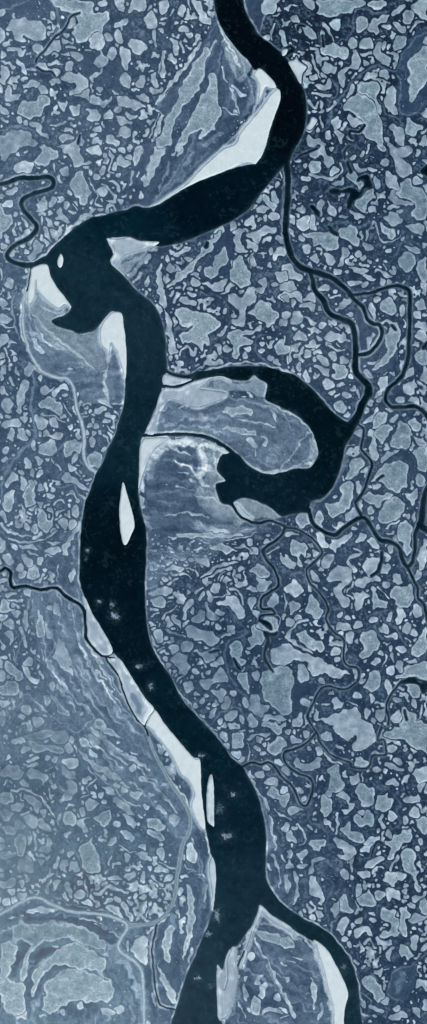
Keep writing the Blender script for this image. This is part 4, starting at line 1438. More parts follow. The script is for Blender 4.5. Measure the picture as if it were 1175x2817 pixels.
s 32 290,670 315,720
e 216,782,22,24,0
s 10 60,540 90,600
s 18 65,540 85,590
s 14 95,490 110,590 130,610
p= 0,870 70,880 75,910 20,915 0,900
e 202,952,48,36,30
e 287,1033,46,42,10
e 10,1000,30,60,0
p 300,840 350,850 370,880 345,915 320,870
p= 375,840 420,860 450,910 500,950 525,995 460,975 420,940
p 370,770 385,745 405,800 380,805
s 18 375,690 400,730
s 26 415,760 440,800 475,850
s 22 510,890 555,940
e+ 607,967,18,18,0
s 20 275,890 330,945
e 375,985,14,10,40
p= 695,1020 740,1005 790,1060 750,1074 710,1060
p 0,410 15,430 30,490 0,490
s 14 440,270 450,320 490,320
s 16 510,160 535,260 575,430
s 8 530,285 470,285
s 10 715,660 760,720
e 270,775,14,14,0
e 150,840,20,26,0
s 10 100,430 150,370
p 310,0 360,0 350,40 320,50
N
p- 20,90 60,80 90,45 170,40 195,70 150,105 60,95
p= 45,130 90,110 150,140 145,190 90,190 50,160
s 14 160,160 220,130
s 14 125,275 180,220 230,180
s 24 50,260 100,230
p- 270,200 300,140 350,120 350,170 310,220 300,285 275,270
s 26 370,90 430,50
e 518,52,32,40,-10
e 312,75,22,18,0
p- 390,130 420,80 450,70 430,120
e 475,105,20,42,-5
p- 345,290 400,220 440,215 445,270 400,300
p- 450,150 480,200 510,230 540,270 500,285 455,270
e 548,235,28,26,0
e 566,282,18,18,0
p+ 520,155 570,140 610,110 670,120 720,180 725,250 690,270 650,230 620,190 560,175
s 16 240,210 200,190
p 185,270 200,235 245,245 245,275 270,340 290,360 230,320 195,295
p- 285,365 330,320 400,340 470,370 540,400 555,440 520,470 470,475 400,430 320,400
s 18 150,350 200,390 290,400
e+ 536,338,26,22,0
s 30 560,400 620,385
e 640,355,40,38,0
e 97,395,34,46,0
e 203,357,16,12,0
e 152,418,18,16,0
e- 303,475,54,46,0
p 175,480 210,455 240,480 230,520 190,530
p- 365,500 390,480 420,520 500,500 540,520 530,560 460,590 420,570
p- 190,580 220,540 290,540 310,580 330,640 290,690 240,660
p- 395,740 450,710 510,700 550,630 580,650 610,740 540,740 480,785 430,780
p 275,760 320,730 355,770 330,825 300,800
p- 470,800 540,810 560,780 590,820 560,890 520,850
p- 570,890 600,850 640,880 620,920 570,930
p 455,990 500,930 545,930 520,970 510,1010 470,1020
e 651,820,26,28,0
e 735,895,24,36,-20
p 580,990 620,950 680,950 670,1000 640,1050 610,1040
e 560,1030,20,22,0
e 715,1015,24,30,0
p 760,1000 790,980 830,1040 820,1074 770,1060
p= 625,500 650,450 700,440 730,540 700,570 740,590 700,630 660,590
p= 675,700 700,675 750,680 750,740 770,800 755,840 720,800 690,750
e 817,688,26,40,0
p- 770,880 800,825 835,840 850,900 915,920 900,970 830,985 780,950
p= 850,690 890,650 1074,650 1074,960 1000,970 920,910 870,840 845,760
p+ 915,560 930,500 1000,465 1074,465 1074,600 960,610
p= 830,320 900,260 960,280 990,340 970,420 920,470 900,440 880,380 850,360
p= 780,340 830,320 880,400 885,460 820,470 770,500 760,440 790,400
s 12 960,240 995,270 990,330
e 820,235,26,30,0
p 760,120 790,100 825,130 800,180 790,230 770,180
p 740,50 780,30 830,70 780,90
p= 820,40 880,0 940,0 900,60 840,70
e 945,150,40,60,20
s 12 1020,80 1040,140 1030,220
e+ 1060,50,26,40,0
e 1065,290,26,30,0
s 26 1045,400 1070,380
s 22 640,50 700,90 730,170
s 24 590,0 620,40
p 660,20 690,0 760,0 740,40 690,50
s 14 500,115 610,105 620,60
p 860,1020 900,985 1000,990 1050,1040 900,1020
p= 870,1074 880,1030 980,1040 1060,1074
p+ 160,650 185,640 190,690
e 235,690,14,18,0
e 370,660,30,18,30
e 420,690,20,26,0
e 470,670,16,12,0
e 370,915,22,18,0
e 450,845,20,18,0
e 420,880,20,26,0
s 14 240,740 270,700 320,690
e 380,830,26,20,0
s 18 90,510 140,480
e 145,570,22,18,0
e 60,355,20,14,30
O
p= 30,60 60,10 110,0 160,60 140,105 90,105 60,70
p= 55,160 80,135 140,170 130,200 80,240 60,210
p= 175,190 210,95 270,140 270,180 315,210 310,240 260,265 230,240 180,230
p 100,260 130,240 145,300 110,300
e 63,295,30,30,0
p+ 235,290 260,270 265,310 300,320 260,340 235,320
s 26 185,295 90,330 45,380 60,430 130,480 235,525
p= 105,400 150,365 185,360 210,410 250,440 300,425 320,480 300,525 240,500 170,460
e 390,518,34,34,0
p 0,470 40,465 110,500 190,540 270,560 340,600 430,650 510,680 430,700 380,720 330,680 260,670 200,600 130,580 60,600 0,610
p+ 190,600 250,620 290,680 240,690 200,640
p 100,620 130,600 170,620 210,700 140,740 120,690
e 287,730,34,18,20
p= 0,650 60,660 130,750 180,780 240,760 255,790 200,830 150,830 120,900 120,950 0,960
e 170,895,36,36,0
p= 85,1040 140,975 165,1010 150,1074 90,1070
p 0,1000 40,1030 30,1060 0,1040
p 380,80 420,30 470,0 480,20 440,80 500,140 490,175 430,170 410,120
s 20 340,110 320,120
p 510,70 560,90 610,80 640,120 610,140 600,180 560,230 545,180 560,140 530,110
p 545,0 660,0 620,30 570,40
p= 665,190 670,50 700,60 720,110 775,150 770,190 700,190 680,210
s 14 710,40 790,120
s 24 670,170 685,200
p= 800,60 840,30 900,40 960,20 985,80 970,150 930,190 860,180 840,130 800,110
p+ 840,310 845,200 880,190 910,220 900,280 860,325
p 740,10 800,0 800,40 760,50
e 1003,220,38,54,0
s 14 940,240 980,180
e 795,260,22,52,-5
e 672,283,30,32,0
e= 762,352,42,34,30
e 565,320,34,34,0
e 488,268,20,18,0
e 432,247,18,16,0
p 400,350 430,310 510,320 520,360 440,360 410,370
e= 506,415,30,50,0
e+ 440,388,20,20,0
p= 580,420 600,380 660,360 690,380 700,430 725,460 680,520 620,560 590,575 570,540 600,490
p= 895,320 930,300 960,350 920,390 900,360
e 975,380,24,30,-30
s 26 920,410 945,440
p+ 850,485 900,475 925,510 890,530 860,505
e 805,495,20,24,0
e 818,560,14,40,-5
s 16 770,540 745,630
e 740,530,20,18,0
e+ 695,588,34,28,0
e 870,620,38,34,30
e+ 802,650,28,38,10
p= 655,680 690,660 730,710 720,780 680,810 640,790 610,770 640,720
s 34 665,830 670,890
e 560,845,33,34,0
p 365,890 400,850 430,880 470,890 450,930 390,930
s 20 310,905 360,910
s 14 470,890 520,900 560,920
p 235,1020 250,940 270,950 270,1000 330,990 420,960 540,930 580,960 600,1010 660,1074 400,1074 300,1030
e 635,970,22,46,5
e= 730,985,40,58,0
e= 788,775,28,56,-15
e 855,875,24,28,-40
p+ 800,1000 850,940 880,950 880,1040 830,1040
p= 840,690 900,660 980,610 1074,600 1074,740 1000,700 920,710 850,715
p 920,600 970,580 1010,600 940,610
p= 910,750 960,740 1020,800 1010,850 960,850
p 955,910 980,860 1005,910 990,945
s 30 870,780 900,800
p= 960,490 1010,430 1040,370 1074,330 1074,500 1010,550 970,530
s 18 1040,900 1040,960 1000,1020
p= 880,930 940,940 990,990 1074,1040 1074,1074 880,1074
e 685,1030,14,30,-20
s 16 490,80 520,0
s 26 830,0 900,10
s 18 490,100 530,130
s 22 120,40 110,60
P
p- 180,70 260,30 330,15 400,30 380,70 300,95 220,90
e- 440,75,58,56,0
e 138,105,48,28,0
p= 220,100 280,120 380,130 470,170 440,195 340,180 240,190 220,150
e 190,170,38,26,-20
p 485,140 505,110 540,150 525,190 490,175
e 522,90,18,24,0
p+ 580,80 620,85 685,130 680,155 630,140 590,140
p+ 650,165 680,170 715,200 700,220 660,195
e 697,92,56,24,38
p- 580,150 640,200 700,250 800,300 880,350 890,400 800,370 700,310 640,260 600,200
p 880,390 950,425 950,440 900,420
p= 720,0 800,0 860,40 920,85 880,80 800,50
s 30 680,10 720,60 800,110 900,180
s 22 800,160 860,220 930,280
e 975,305,32,26,30
s 40 910,200 980,240 1074,290
s 26 1020,300 1074,350
e 1055,385,26,22,20
p+ 455,245 530,220 580,230 585,270 560,290 500,295
p 445,280 500,320 540,330 560,380 520,380 470,340
s 10 650,290 700,350 710,380 640,440 650,500 570,530
p- 190,340 230,310 310,330 360,370 330,440 305,470 310,420 280,380 210,370
p 480,395 530,390 570,430 575,480 520,530 470,540 440,575 460,500 500,450
p 355,500 370,450 390,490 455,470 410,510 380,545
p 605,400 650,355 665,390 630,420
p- 145,420 165,385 200,420 190,440
s 16 70,465 170,465 240,480 310,530 360,600 430,710
e= 40,525,54,46,0
e 125,580,50,36,-10
p- 165,505 230,510 300,570 280,630 250,590 200,550
e- 45,650,54,52,0
s 30 150,640 210,635
p- 20,740 100,720 120,690 170,700 180,750 120,760 90,815 50,800
p- 180,660 260,650 280,700 260,760 210,720
p 285,690 320,680 350,720 380,780 340,770 300,740
e 323,640,22,32,0
p= 470,720 480,650 520,615 550,650 565,710 540,730
e 603,623,20,34,-10
p 570,700 620,675 670,665 620,710 650,770 620,770
e 435,680,16,36,20
p- 640,550 670,525 740,560 700,600 650,615 635,590
e+ 748,500,26,28,0
e 765,552,18,18,0
e 710,445,18,16,0
p= 690,680 760,630 800,605 830,670 800,710 770,740 740,705
p 755,440 800,445 860,495 830,500 780,475
e 860,425,28,20,20
e 918,460,28,24,30
p- 835,520 870,510 940,570 1000,655 950,640 870,590
p= 900,650 930,640 1000,700 990,750 940,720
e+ 1018,715,16,18,0
p 960,490 1010,475 1060,490 1030,530 980,515
s 20 1020,660 1070,670
s 20 950,560 1050,600
e+ 885,497,16,14,0
e+ 862,718,28,20,10
p+ 890,780 940,770 990,820 970,845 920,820
p= 790,870 820,820 860,810 860,850 820,880
e= 845,825,10,10,0
p= 595,890 650,850 680,800 685,860 720,940 735,1010 730,1074 640,1074 600,980
e 500,790,30,22,0
s 18 490,820 500,850
p 285,900 340,870 360,820 395,880 370,920 300,920
p 235,780 265,770 275,890 260,910
e= 150,870,50,80,0
p 0,920 60,910 130,940 60,970 0,960
e 455,915,24,22,0
e 525,945,28,24,0
e 305,995,26,38,0
s 32 430,960 410,1040
p- 140,960 210,950 260,1050 240,1074 140,1074
p 510,1010 560,1000 590,1060 510,1060
e 10,835,22,24,0
p+ 40,250 50,195 85,220 60,245
e= 940,965,34,34,0
s 14 880,870 960,920 1010,930
s 22 800,1020 820,950
s 26 840,1040 850,1010 890,1000
p 1010,900 1040,860 1074,870 1074,900 1040,890
p 1000,940 1074,920 1074,980 1030,970
e 900,905,16,16,0
e 365,272,20,8,0
e 345,225,24,24,0
e 240,240,50,14,-8
e+ 878,112,12,12,0
e+ 1000,198,30,10,15
e 770,370,28,12,30
e- 90,330,90,50,0
Q
p- 0,280 30,300 30,320 0,330
s 20 0,390 60,430 130,500 200,570 240,640
e 135,422,24,18,20
p 75,600 120,580 165,640 130,640
p= 20,740 10,700 50,670 110,690 145,740 110,780 60,760
e= 80,800,68,24,25
p= 180,660 210,645 260,700 230,720 200,730
e 38,502,20,14,10
e+ 12,590,18,22,0
e 70,550,14,12,0
p 80,910 140,890 155,940 130,980 80,940
p 0,930 45,970 40,1000 0,970
e+ 35,1040,26,18,20
s 18 110,990 160,1030 220,1060
p+ 325,990 305,930 330,850 360,860 385,940 370,990
s 16 340,810 370,860
s 8 280,1020 330,1060 410,1070
p= 550,80 560,40 600,50 605,110
p= 640,110 630,50 660,35 740,70 740,150 700,160 650,130
p+ 640,185 690,170 710,200 680,235
e= 708,235,26,22,0
p 750,80 800,50 860,30 920,40 900,80 820,60 770,100
p= 890,140 950,90 990,70 1030,90 1040,130 1010,180 950,195 900,180
e 785,350,32,24,30
e= 850,350,32,28,0
e 895,305,26,22,20
p= 880,400 930,355 980,380 970,430 920,440
p= 900,460 960,440 1000,500 1070,480 1050,550 1020,590 960,530 900,520
e+ 1025,470,30,24,0
e 1030,320,44,28,20
e+ 985,260,36,24,30
s 14 950,610 1000,650 1074,690
p 1010,745 1040,705 1060,730 1030,760
e 1060,800,24,40,0
s 14 780,380 850,500 920,640 950,780 965,900
s 20 945,930 960,1000 985,1074
s 16 1000,930 1030,990
p 865,120 900,110 880,150
s 16 760,240 765,190 760,120
e 1060,1010,16,40,0
e 1060,30,24,24,0
p= 930,0 1000,0 1010,40 960,50
s 26 900,1000 925,1060
e 480,20,16,16,0
e 1065,940,20,24,0
e 820,150,30,14,40
e 520,30,20,10,20
s 18 690,30 740,30
R
p= 370,0 650,0 690,40 680,110 620,170 570,190 515,155 540,80 490,110 440,80
p 300,60 330,30 370,40 370,80 395,110 350,115 300,90
p= 760,50 830,20 900,0 1074,0 1074,195 1000,160 930,120 920,90 850,95 790,75
e 812,160,34,32,20
p 60,80 80,60 150,90 140,120 90,120
e 180,50,22,26,0
e 235,115,18,16,0
p 235,165 285,140 290,190 250,205
e 205,165,16,24,0
p 75,270 110,235 140,270 210,270 250,220 290,230 250,320 160,320 100,310
s 20 310,190 360,245 450,280
p= 535,230 570,215 650,280 620,300 540,280
p= 335,310 400,280 430,310 440,390 460,410 440,450 380,480 350,510 320,480 350,420 350,360
p= 275,550 320,500 370,530 370,600 320,670 295,640
p 400,500 430,475 490,490 500,560 530,570 480,640 430,620 485,600 480,560 460,540
s 28 545,260 560,230
p 500,370 540,370 560,340 580,400 530,410
s 14 600,340 600,400
p= 545,480 580,420 640,430 670,440 690,510 670,570 590,585 570,540
e 588,628,24,20,0
p= 530,660 570,640 600,660 640,615 670,640 675,700 620,740 560,720
p= 430,770 460,720 510,705 500,760 560,780 605,810 600,860 530,840 480,790
p 610,850 640,820 715,805 720,840 640,870
p+ 590,910 620,880 670,860 670,890 630,930
s 30 410,640 405,700 402,780
p 385,830 420,820 470,860 530,900 520,965 430,970 420,950 480,930 400,890
s 26 530,900 520,990 530,1060
e 495,995,12,12,0
p= 210,850 250,830 330,830 320,880 270,925 230,900
p 40,620 80,590 160,600 110,640 60,660
e 100,745,24,22,30
e 25,740,24,20,-30
p 40,800 70,790 110,850 60,840
s 22 110,710 160,770 180,840 130,870
p= 700,520 760,490 800,510 830,565 770,620 740,640 705,610
s 36 740,660 730,700 755,745
p+ 790,620 830,640 850,670 800,690
p 765,410 820,375 865,410 840,435 780,430
p 750,290 780,260 900,310 870,330 800,320
e 860,250,40,18,15
p+ 875,390 940,345 930,400 890,430
p+ 960,350 1000,310 1074,290 1074,400 1020,400 980,380
p 900,550 930,510 980,520 1010,480 1020,540 990,570 930,570
e 980,632,40,46,-20
p= 985,700 1030,660 1074,690 1074,790 1040,770
e 915,690,24,36,-10
p= 770,850 850,800 900,770 960,770 965,830 910,850 860,920 800,985 780,960 810,900
e 790,790,24,28,0
p= 870,980 900,920 970,905 985,950 980,1020 1000,1074 930,1074
p 615,1025 680,970 740,950 740,990 640,1040
p+ 690,950 720,910 740,930
s 36 810,1050 855,960
e 1035,840,22,28,0
e 1005,885,24,20,0
e 1065,930,24,30,0
s 30 965,740 985,760
s 22 410,140 460,170
p 110,930 180,910 190,950 130,980
s 22 120,950 140,1000
e 65,920,18,16,0
e 150,1030,30,20,0
p 200,1074 210,1000 250,965 320,960 310,980 240,1000 240,1074
e 85,1025,14,18,0
e 45,1025,12,14,0
s 18 650,240 690,180 710,190
e 1030,440,24,40,20
e 710,310,30,22,0
p 0,300 30,310 80,350 20,340
e 140,470,24,22,0
e 175,520,24,24,0
e 110,470,20,26,0
s 14 260,360 255,430
e 245,495,14,18,0
p= 0,460 40,450 50,560 10,580 0,560
s 18 420,130 460,190
s 20 55,960 40,930
s 24 570,1070 640,1074
e 450,1065,20,10,0
S
p- 0,60 60,50 120,40 110,100 60,120 0,110
e 162,80,26,28,0
e 85,135,26,30,0
e+ 48,212,38,24,0
p 130,150 190,150 200,180 150,200
p 330,130 360,60 385,40 370,150 335,150
p 385,60 440,50 440,80 410,130 385,130
p= 475,100 500,70 535,120 550,190 510,170
e 585,75,30,20,0
p+ 600,210 660,190 690,230 670,250 620,235
p 560,150 620,140 630,170 580,190
s 26 700,150 750,160 780,120 830,110 950,150
e 770,85,22,16,0
e= 850,40,56,22,10
e= 960,30,44,26,0
e 916,75,14,18,-20
e= 850,75,30,18,0
p 760,235 790,195 840,200 800,225
e 865,205,28,20,50
p= 780,250 830,245 890,310 890,335 830,300
p= 890,240 920,230 985,340 965,360 920,300
e 962,225,36,18,40
p+ 215,270 300,255 410,275 340,300 220,295
s 14 0,340 120,330
e 165,322,22,10,0
e 75,405,14,12,0
e 40,430,20,12,-30
p= 90,480 120,370 250,375 420,370 560,390 680,440 770,510 765,570 700,560 600,520 500,490 380,510 300,530 230,620 190,800 150,790 150,720 190,600 230,530
p= 230,930 240,800 280,700 370,620 480,530 600,525 700,590 785,660 760,760 790,790 680,720 570,710 480,685 390,700 310,770 270,860
p= 320,850 370,780 480,720 600,715 720,760 800,780 840,880 790,950 640,965 570,940 480,980 380,1040 310,1000 340,900
p= 0,560 60,510 110,540 120,600 90,720 60,790 180,820 190,930 190,1020 130,1040 60,1020 10,960 0,900
p 130,1040 180,960 200,1074 140,1074
s 12 590,330 690,350 790,420
s 16 700,380 780,425
s 16 670,350 790,400
s 14 800,440 870,475
e 945,540,12,46,0
p 1074,480 1000,510 970,580 1030,640 1074,680
s 12 1000,480 1074,470
e 780,612,20,20,0
e 410,545,26,14,10
p+ 575,960 600,950 625,1000 580,1000
e 800,1030,60,26,10
e 880,1010,34,40,0
p 300,1074 310,1050 350,1074
e 815,975,12,12,0
e 465,1030,22,22,0
p 1050,0 1074,0 1074,80 1040,80
e 1060,180,30,24,0
e 230,148,20,14,0
e 20,20,30,12,0
s 18 620,50 650,130 650,190
T
p 40,30 60,15 100,60 140,70 130,100 90,80
p+ 120,75 160,20 205,20 190,60 140,80
e 258,138,16,30,10
p+ 280,20 300,5 320,20 320,50 290,40
p= 300,80 330,100 355,170 352,300 360,420 330,530 280,660 275,600 300,500 310,380 310,250 305,140
p 440,85 465,100 455,170 430,300 415,430 395,520 400,450 420,300 435,180
p= 130,480 170,385 220,400 215,430 195,480 185,600 180,665 145,655 130,570
s 26 240,275 250,330
p 320,640 345,550 350,590 330,665
p 90,620 110,710 150,760 200,870 240,950 225,975 170,920 120,820 90,700
s 16 270,770 262,850
s 14 240,900 245,920
p 20,500 0,560 0,500
e 5,620,10,50,0
s 16 45,900 75,980
e= 930,480,120,36,18
s 16 800,485 860,590 920,690 1000,850 1060,960
e+ 780,625,24,36,30
p= 805,820 820,770 870,755 840,800 840,830
p+ 830,840 880,815 905,840 880,870 890,910 850,915
p= 780,970 810,900 850,960 840,1050 800,1040
p 720,830 740,830 760,940 730,940
s 30 870,1040 930,1010 1000,1030
s 26 1000,1010 1040,1030
e 975,920,18,40,-20
s 12 690,960 740,1074
s 10 970,630 1040,690
s 10 920,730 1020,780
e 1045,80,16,70,-5
s 16 980,0 995,100
e 767,1020,20,18,0
e 740,780,10,20,0
e 1050,790,20,10,30
s 20 1000,1074 1050,1050
p+ 40,220 30,230 20,350 10,330
e 100,205,18,14,-20
e 130,165,14,10,0
U
e 35,80,20,70,-3
s 24 95,0 115,80 110,180 98,230
p+ 195,110 215,20 245,30 280,110 320,160 310,220 290,235 280,190 220,170
e 308,52,16,16,0
s 14 335,20 380,30
e 465,20,28,36,-30
p+ 145,330 125,300 145,285 160,320
s 22 215,220 245,265 210,290 190,240
e 280,310,36,24,20
e= 220,330,24,24,0
e 272,355,16,16,0
p 365,300 385,240 435,205 430,270 390,335
p= 440,170 480,150 500,230 530,300 450,290
p 550,100 580,90 595,160 560,190
p= 560,205 610,150 665,140 695,235 640,245 580,235
p= 680,140 740,120 755,170 730,200 690,190
p+ 765,180 770,125 855,130 870,195 830,190 790,210
p+ 740,50 780,0 900,0 900,60 860,50 820,100 780,60
p+ 570,0 640,0 640,40 600,50
p 950,0 1010,0 990,60 1035,120 1000,140 970,100 975,60
p 960,180 1074,150 1040,190 970,230
p= 1020,240 1074,180 1074,300 1040,300
p- 950,320 1000,290 1074,320 1060,350 1000,375 955,360
e 1028,375,26,24,20
e+ 973,410,14,14,0
p= 865,400 880,310 910,240 945,300 930,350 945,450 920,480 870,450
p= 720,270 800,270 850,290 840,330 870,340 850,400 850,460 740,480 740,450 800,430 810,370 750,350
e 765,390,28,14,0
e 670,350,22,22,0
e= 570,350,26,22,0
p+ 520,440 570,400 640,400 680,440 680,490 620,440 580,490 550,505
s 26 610,520 650,485 690,560
p 380,420 400,420 440,340 500,345 470,400 450,465 420,440
e 468,490,24,24,0
e 497,527,16,24,0
p= 870,560 880,520 920,540 955,600 930,650 905,625 880,645 865,610
p 945,530 970,470 1010,490 990,575 960,560
p 1030,570 1074,510 1074,570 1040,580
p 765,600 820,540 835,570 800,620 810,670 780,640
e 725,575,20,24,0
s 30 530,640 560,660
p 695,720 740,690 745,720 720,775
s 20 750,720 790,715
p= 585,800 640,750 680,770 740,860 760,910 720,950 680,940 640,860
p- 730,940 770,920 800,960 760,990
p 640,980 700,990 755,1020 740,1035 670,1015
e 603,975,18,30,-20
p= 975,830 1000,785 1074,810 1074,870 1040,850 980,865
e+ 1062,975,28,44,0
p 955,1010 1000,1000 1035,1074 990,1060
e 840,1005,34,24,0
p- 780,1074 830,1030 900,1030 940,1074
e 1065,650,14,24,0
s 22 1050,700 1074,730
e 685,1060,20,10,0
e 907,140,20,20,0
e 918,97,18,18,0
e 915,175,18,20,0
e 1030,55,14,16,0
p 200,790 230,770 265,850 255,930 230,1025 220,1000 225,900
p 275,1074 290,980 315,950 315,1020 290,1074
s 26 30,900 60,990 90,1074
p= 0,490 70,480 85,550 30,560 0,540
s 16 80,620 160,640
s 16 40,650 100,665
s 12 0,660 40,690
e 610,700,20,14,-20
s 22 470,0 490,20
e 30,770,20,8,30
'''

# ------------------------------------------------------------------ read the traced survey
FW = np.full((NY, NX), -12.0)            # all water, positive inside
WID = np.full((NY, NX), -1, int); WB = []
FS = np.full((NY, NX), -12.0)            # all sandbars
FH = FS.copy()
BARS = []; SILT = []; PONDS = np.full((NY, NX), -12.0)
def put(G, f, win):
    v = G[win[0]:win[1], win[2]:win[3]]; np.maximum(v, f, out=v)
for ln in FEAT.strip().split('\n'):
    t, name, *q_ = ln.split('|'); wd, pts = q_ if len(q_) == 2 else ('0', q_[0])
    P = parse(pts)
    if wd == '0' or t == 'B': f, win = f_poly(P, warp=0.8 if name == 'pond' else 0.18)
    else:
        ws = list(map(float, wd.split(',')))
        f, win = f_stroke(P, ws, warp=0.3)
    if t == 'W':
        v = FW[win[0]:win[1], win[2]:win[3]]; wi = WID[win[0]:win[1], win[2]:win[3]]
        wi[(f > v) & (f > -6)] = len(WB); np.maximum(v, f, out=v); WB.append(name)
    elif name == 'pond':
        v = FW[win[0]:win[1], win[2]:win[3]]; wi = WID[win[0]:win[1], win[2]:win[3]]
        wi[(f > v) & (f > -6)] = len(WB); np.maximum(v, f, out=v); WB.append(name)
    elif t == 'B':
        BARS.append((name, f, win)); put(FS, f, win)
        if not name.startswith('ne'): put(FH, f, win)
    elif t == 'V': SILT.append((name, f, win)); 

# ------------------------------------------------------------------ colours of the ground
FLOOD = np.zeros((NY, NX)); SEEN = GT.copy()
LN = low(60, 21); RN = low(26, 191); MN = low(16, 22); HN = low(4, 23); TN = low(1.6, 24)
def uvnoise(u, v, seed):
    r = np.random.default_rng(seed).standard_normal((512, 512))
    a = np.floor(u).astype(int); b = np.floor(v).astype(int); fu = u - a; fv = v - b
    fu = fu * fu * (3 - 2 * fu); fv = fv * fv * (3 - 2 * fv)
    g_ = lambda i, j: r[(a + i) % 512, (b + j) % 512]
    return (g_(0, 0) * (1 - fu) + g_(1, 0) * fu) * (1 - fv) + (g_(0, 1) * (1 - fu) + g_(1, 1) * fu) * fv
FLOW = [('a', 640, 20), ('a', 640, 500), ('r', 200, 830), ('r', 560, 1560), ('r', 440, 1800), ('r', 1200, 1500), ('r', 960, 1480), ('r', -500, 2500),
        ('r', 200, 2200), ('r', 1040, 2250), ('r', 190, 2790), ('r', 1160, 170)]
STREAK = np.zeros((NY, NX)); nf = 0
CH = np.full((NY, NX), -12.0)             # faint old channels; kept clear of filler scrub
def put(G, f, win):
    v = G[win[0]:win[1], win[2]:win[3]]; np.maximum(v, f, out=v)
for ln in PAINT.strip().split('\n'):
    t, *r = ln.split('|')
    col = tint(list(map(float, r[0].split(','))))
    if t == 'F':
        soft = float(r[1]); f, win = f_poly(parse(r[2]), R=max(soft, 6) + 2)
        a = smooth(-soft * 0.4, soft * 0.6, f)
        v = FLOOD[win[0]:win[1], win[2]:win[3]]; np.maximum(v, a, out=v)
        if nf < len(FLOW):
            md, cx, cy = FLOW[nf]; sl_ = (slice(win[0], win[1]), slice(win[2], win[3]))
            xx = GX[sl_] + WXA[sl_] * 2 - cx; yy = GY[sl_] + WYA[sl_] * 2 - cy; rr = np.hypot(xx, yy); th = np.arctan2(yy, xx) + 4
            ac, al_ = (th * 220, rr) if md == 'a' else (rr, th * rr.mean())
            st = 0.6 * uvnoise(ac / 11, al_ / 120, nf) + 0.55 * uvnoise(ac / 5.5, al_ / 70, nf + 50) + 0.3 * uvnoise(ac / 3.2, al_ / 30, nf + 90)
            q_ = STREAK[sl_]; q_[:] = np.where(a > 0.05, st * a, q_)
        nf += 1
        al = 0.95
    else:
        al = float(r[1]); soft = float(r[2]) / 1.6; wd = float(r[3]) / 2.685
        f, win = f_stroke(parse(r[4]), [wd * 0.7, wd, wd, wd * 0.6], R=soft + 6)
        tex = MN[win[0]:win[1], win[2]:win[3]] * 0.12 * soft + HN[win[0]:win[1], win[2]:win[3]] * 0.1 * soft
        if float(r[3]) <= 20 and soft < 5:
            put(CH, f, win); col = col * 1.12; tex = tex * 0.5; soft *= 0.8; al = min(al * 1.15, 1)
        a = smooth(-soft * 0.5, soft * 0.5, f + tex)
    a = (a * al)[..., None]
    s = SEEN[win[0]:win[1], win[2]:win[3]]; s[:] = s * (1 - a) + col * a

# ------------------------------------------------------------------ scrub patches
raw = []
crop = 'A'
for ln in PATCH.strip().split('\n'):
    ln = ln.strip()
    if len(ln) == 1: crop = ln; continue
    f, win, tone, k = f_shape(ln, crop)
    f = np.clip(f, -12, 12); hit = None
    for q in range(len(raw) - 1, -1, -1):
        g0, w0, t0, k0, c0 = raw[q]
        if c0 == crop: continue
        a0, a1 = max(w0[0], win[0]), min(w0[1], win[1]); e0, e1 = max(w0[2], win[2]), min(w0[3], win[3])
        if a0 >= a1 or e0 >= e1: continue
        x = f[a0 - win[0]:a1 - win[0], e0 - win[2]:e1 - win[2]]; y = g0[a0 - w0[0]:a1 - w0[0], e0 - w0[2]:e1 - w0[2]]
        if (np.minimum(x, y) > -1.6).sum() > 3: hit = q; break
    if hit is not None:                      # one patch that straddles two survey sheets
        g0, w0, t0, k0, c0 = raw[hit]
        W2 = (min(w0[0], win[0]), max(w0[1], win[1]), min(w0[2], win[2]), max(w0[3], win[3]))
        A_ = np.full((W2[1] - W2[0], W2[3] - W2[2]), -12.0); B_ = A_.copy()
        A_[win[0] - W2[0]:win[1] - W2[0], win[2] - W2[2]:win[3] - W2[2]] = f
        B_[w0[0] - W2[0]:w0[1] - W2[0], w0[2] - W2[2]:w0[3] - W2[2]] = g0
        raw[hit] = (np.maximum(np.maximum(A_, B_), np.minimum(A_, B_) + 3.2), W2, t0, k0, c0)
        continue
    raw.append((f, win, tone, k, crop))
# rows of little round scrub islands on the striped point bar below the oxbow
rr_ = np.random.default_rng(77)
for row in range(13):
    yy_ = 1483 + row * 9.3; x_ = 408 + rr_.uniform(0, 14)
    while x_ < 660 - row * 4:
        rx_ = rr_.choice([2.2, 3, 4.2, 7]); 
        if rr_.random() < 0.62:
            t_ = np.linspace(0, 2 * math.pi, 9)[:-1]
            f, win = f_poly(np.column_stack([x_ + rx_ * np.cos(t_), yy_ + rr_.normal() * 1.2 - (x_ - 410) * (0.02 * row - 0.05) + 2.3 * np.sin(t_)]), n=2)
            raw.append((f, win, '+' if rr_.random() < 0.3 else '', 'e', 'z'))
        x_ += rx_ * 2 + rr_.uniform(3, 9)
FP = np.full((NY, NX), -12.0)
EDGE = low(6, 31) * 0.2 + low(16, 32) * 0.9
TONE = np.ones((NY, NX)); SPK = np.zeros((NY, NX))
patches = []
for f, win, tone, k, c_ in raw:
    sl = (slice(win[0], win[1]), slice(win[2], win[3]))
    f = f + EDGE[sl] * (1.3 if k == 'p' else 0.7)
    f = np.minimum(f + 0.7, -FP[sl] - 0.3)
    f = np.minimum(f, -FW[sl] - 1.6)
    f = np.minimum(f, -FS[sl] - 1.0)
    f = largest(f)
    area = (f > 0).sum() * ST * ST
    if area < 12: continue
    put(FP, f, win)
    patches.append([area, f, win, tone, k])
patches.sort(key=lambda p: -p[0])
print('patches', len(patches), 'limit area', patches[299][0] if len(patches) > 299 else None)

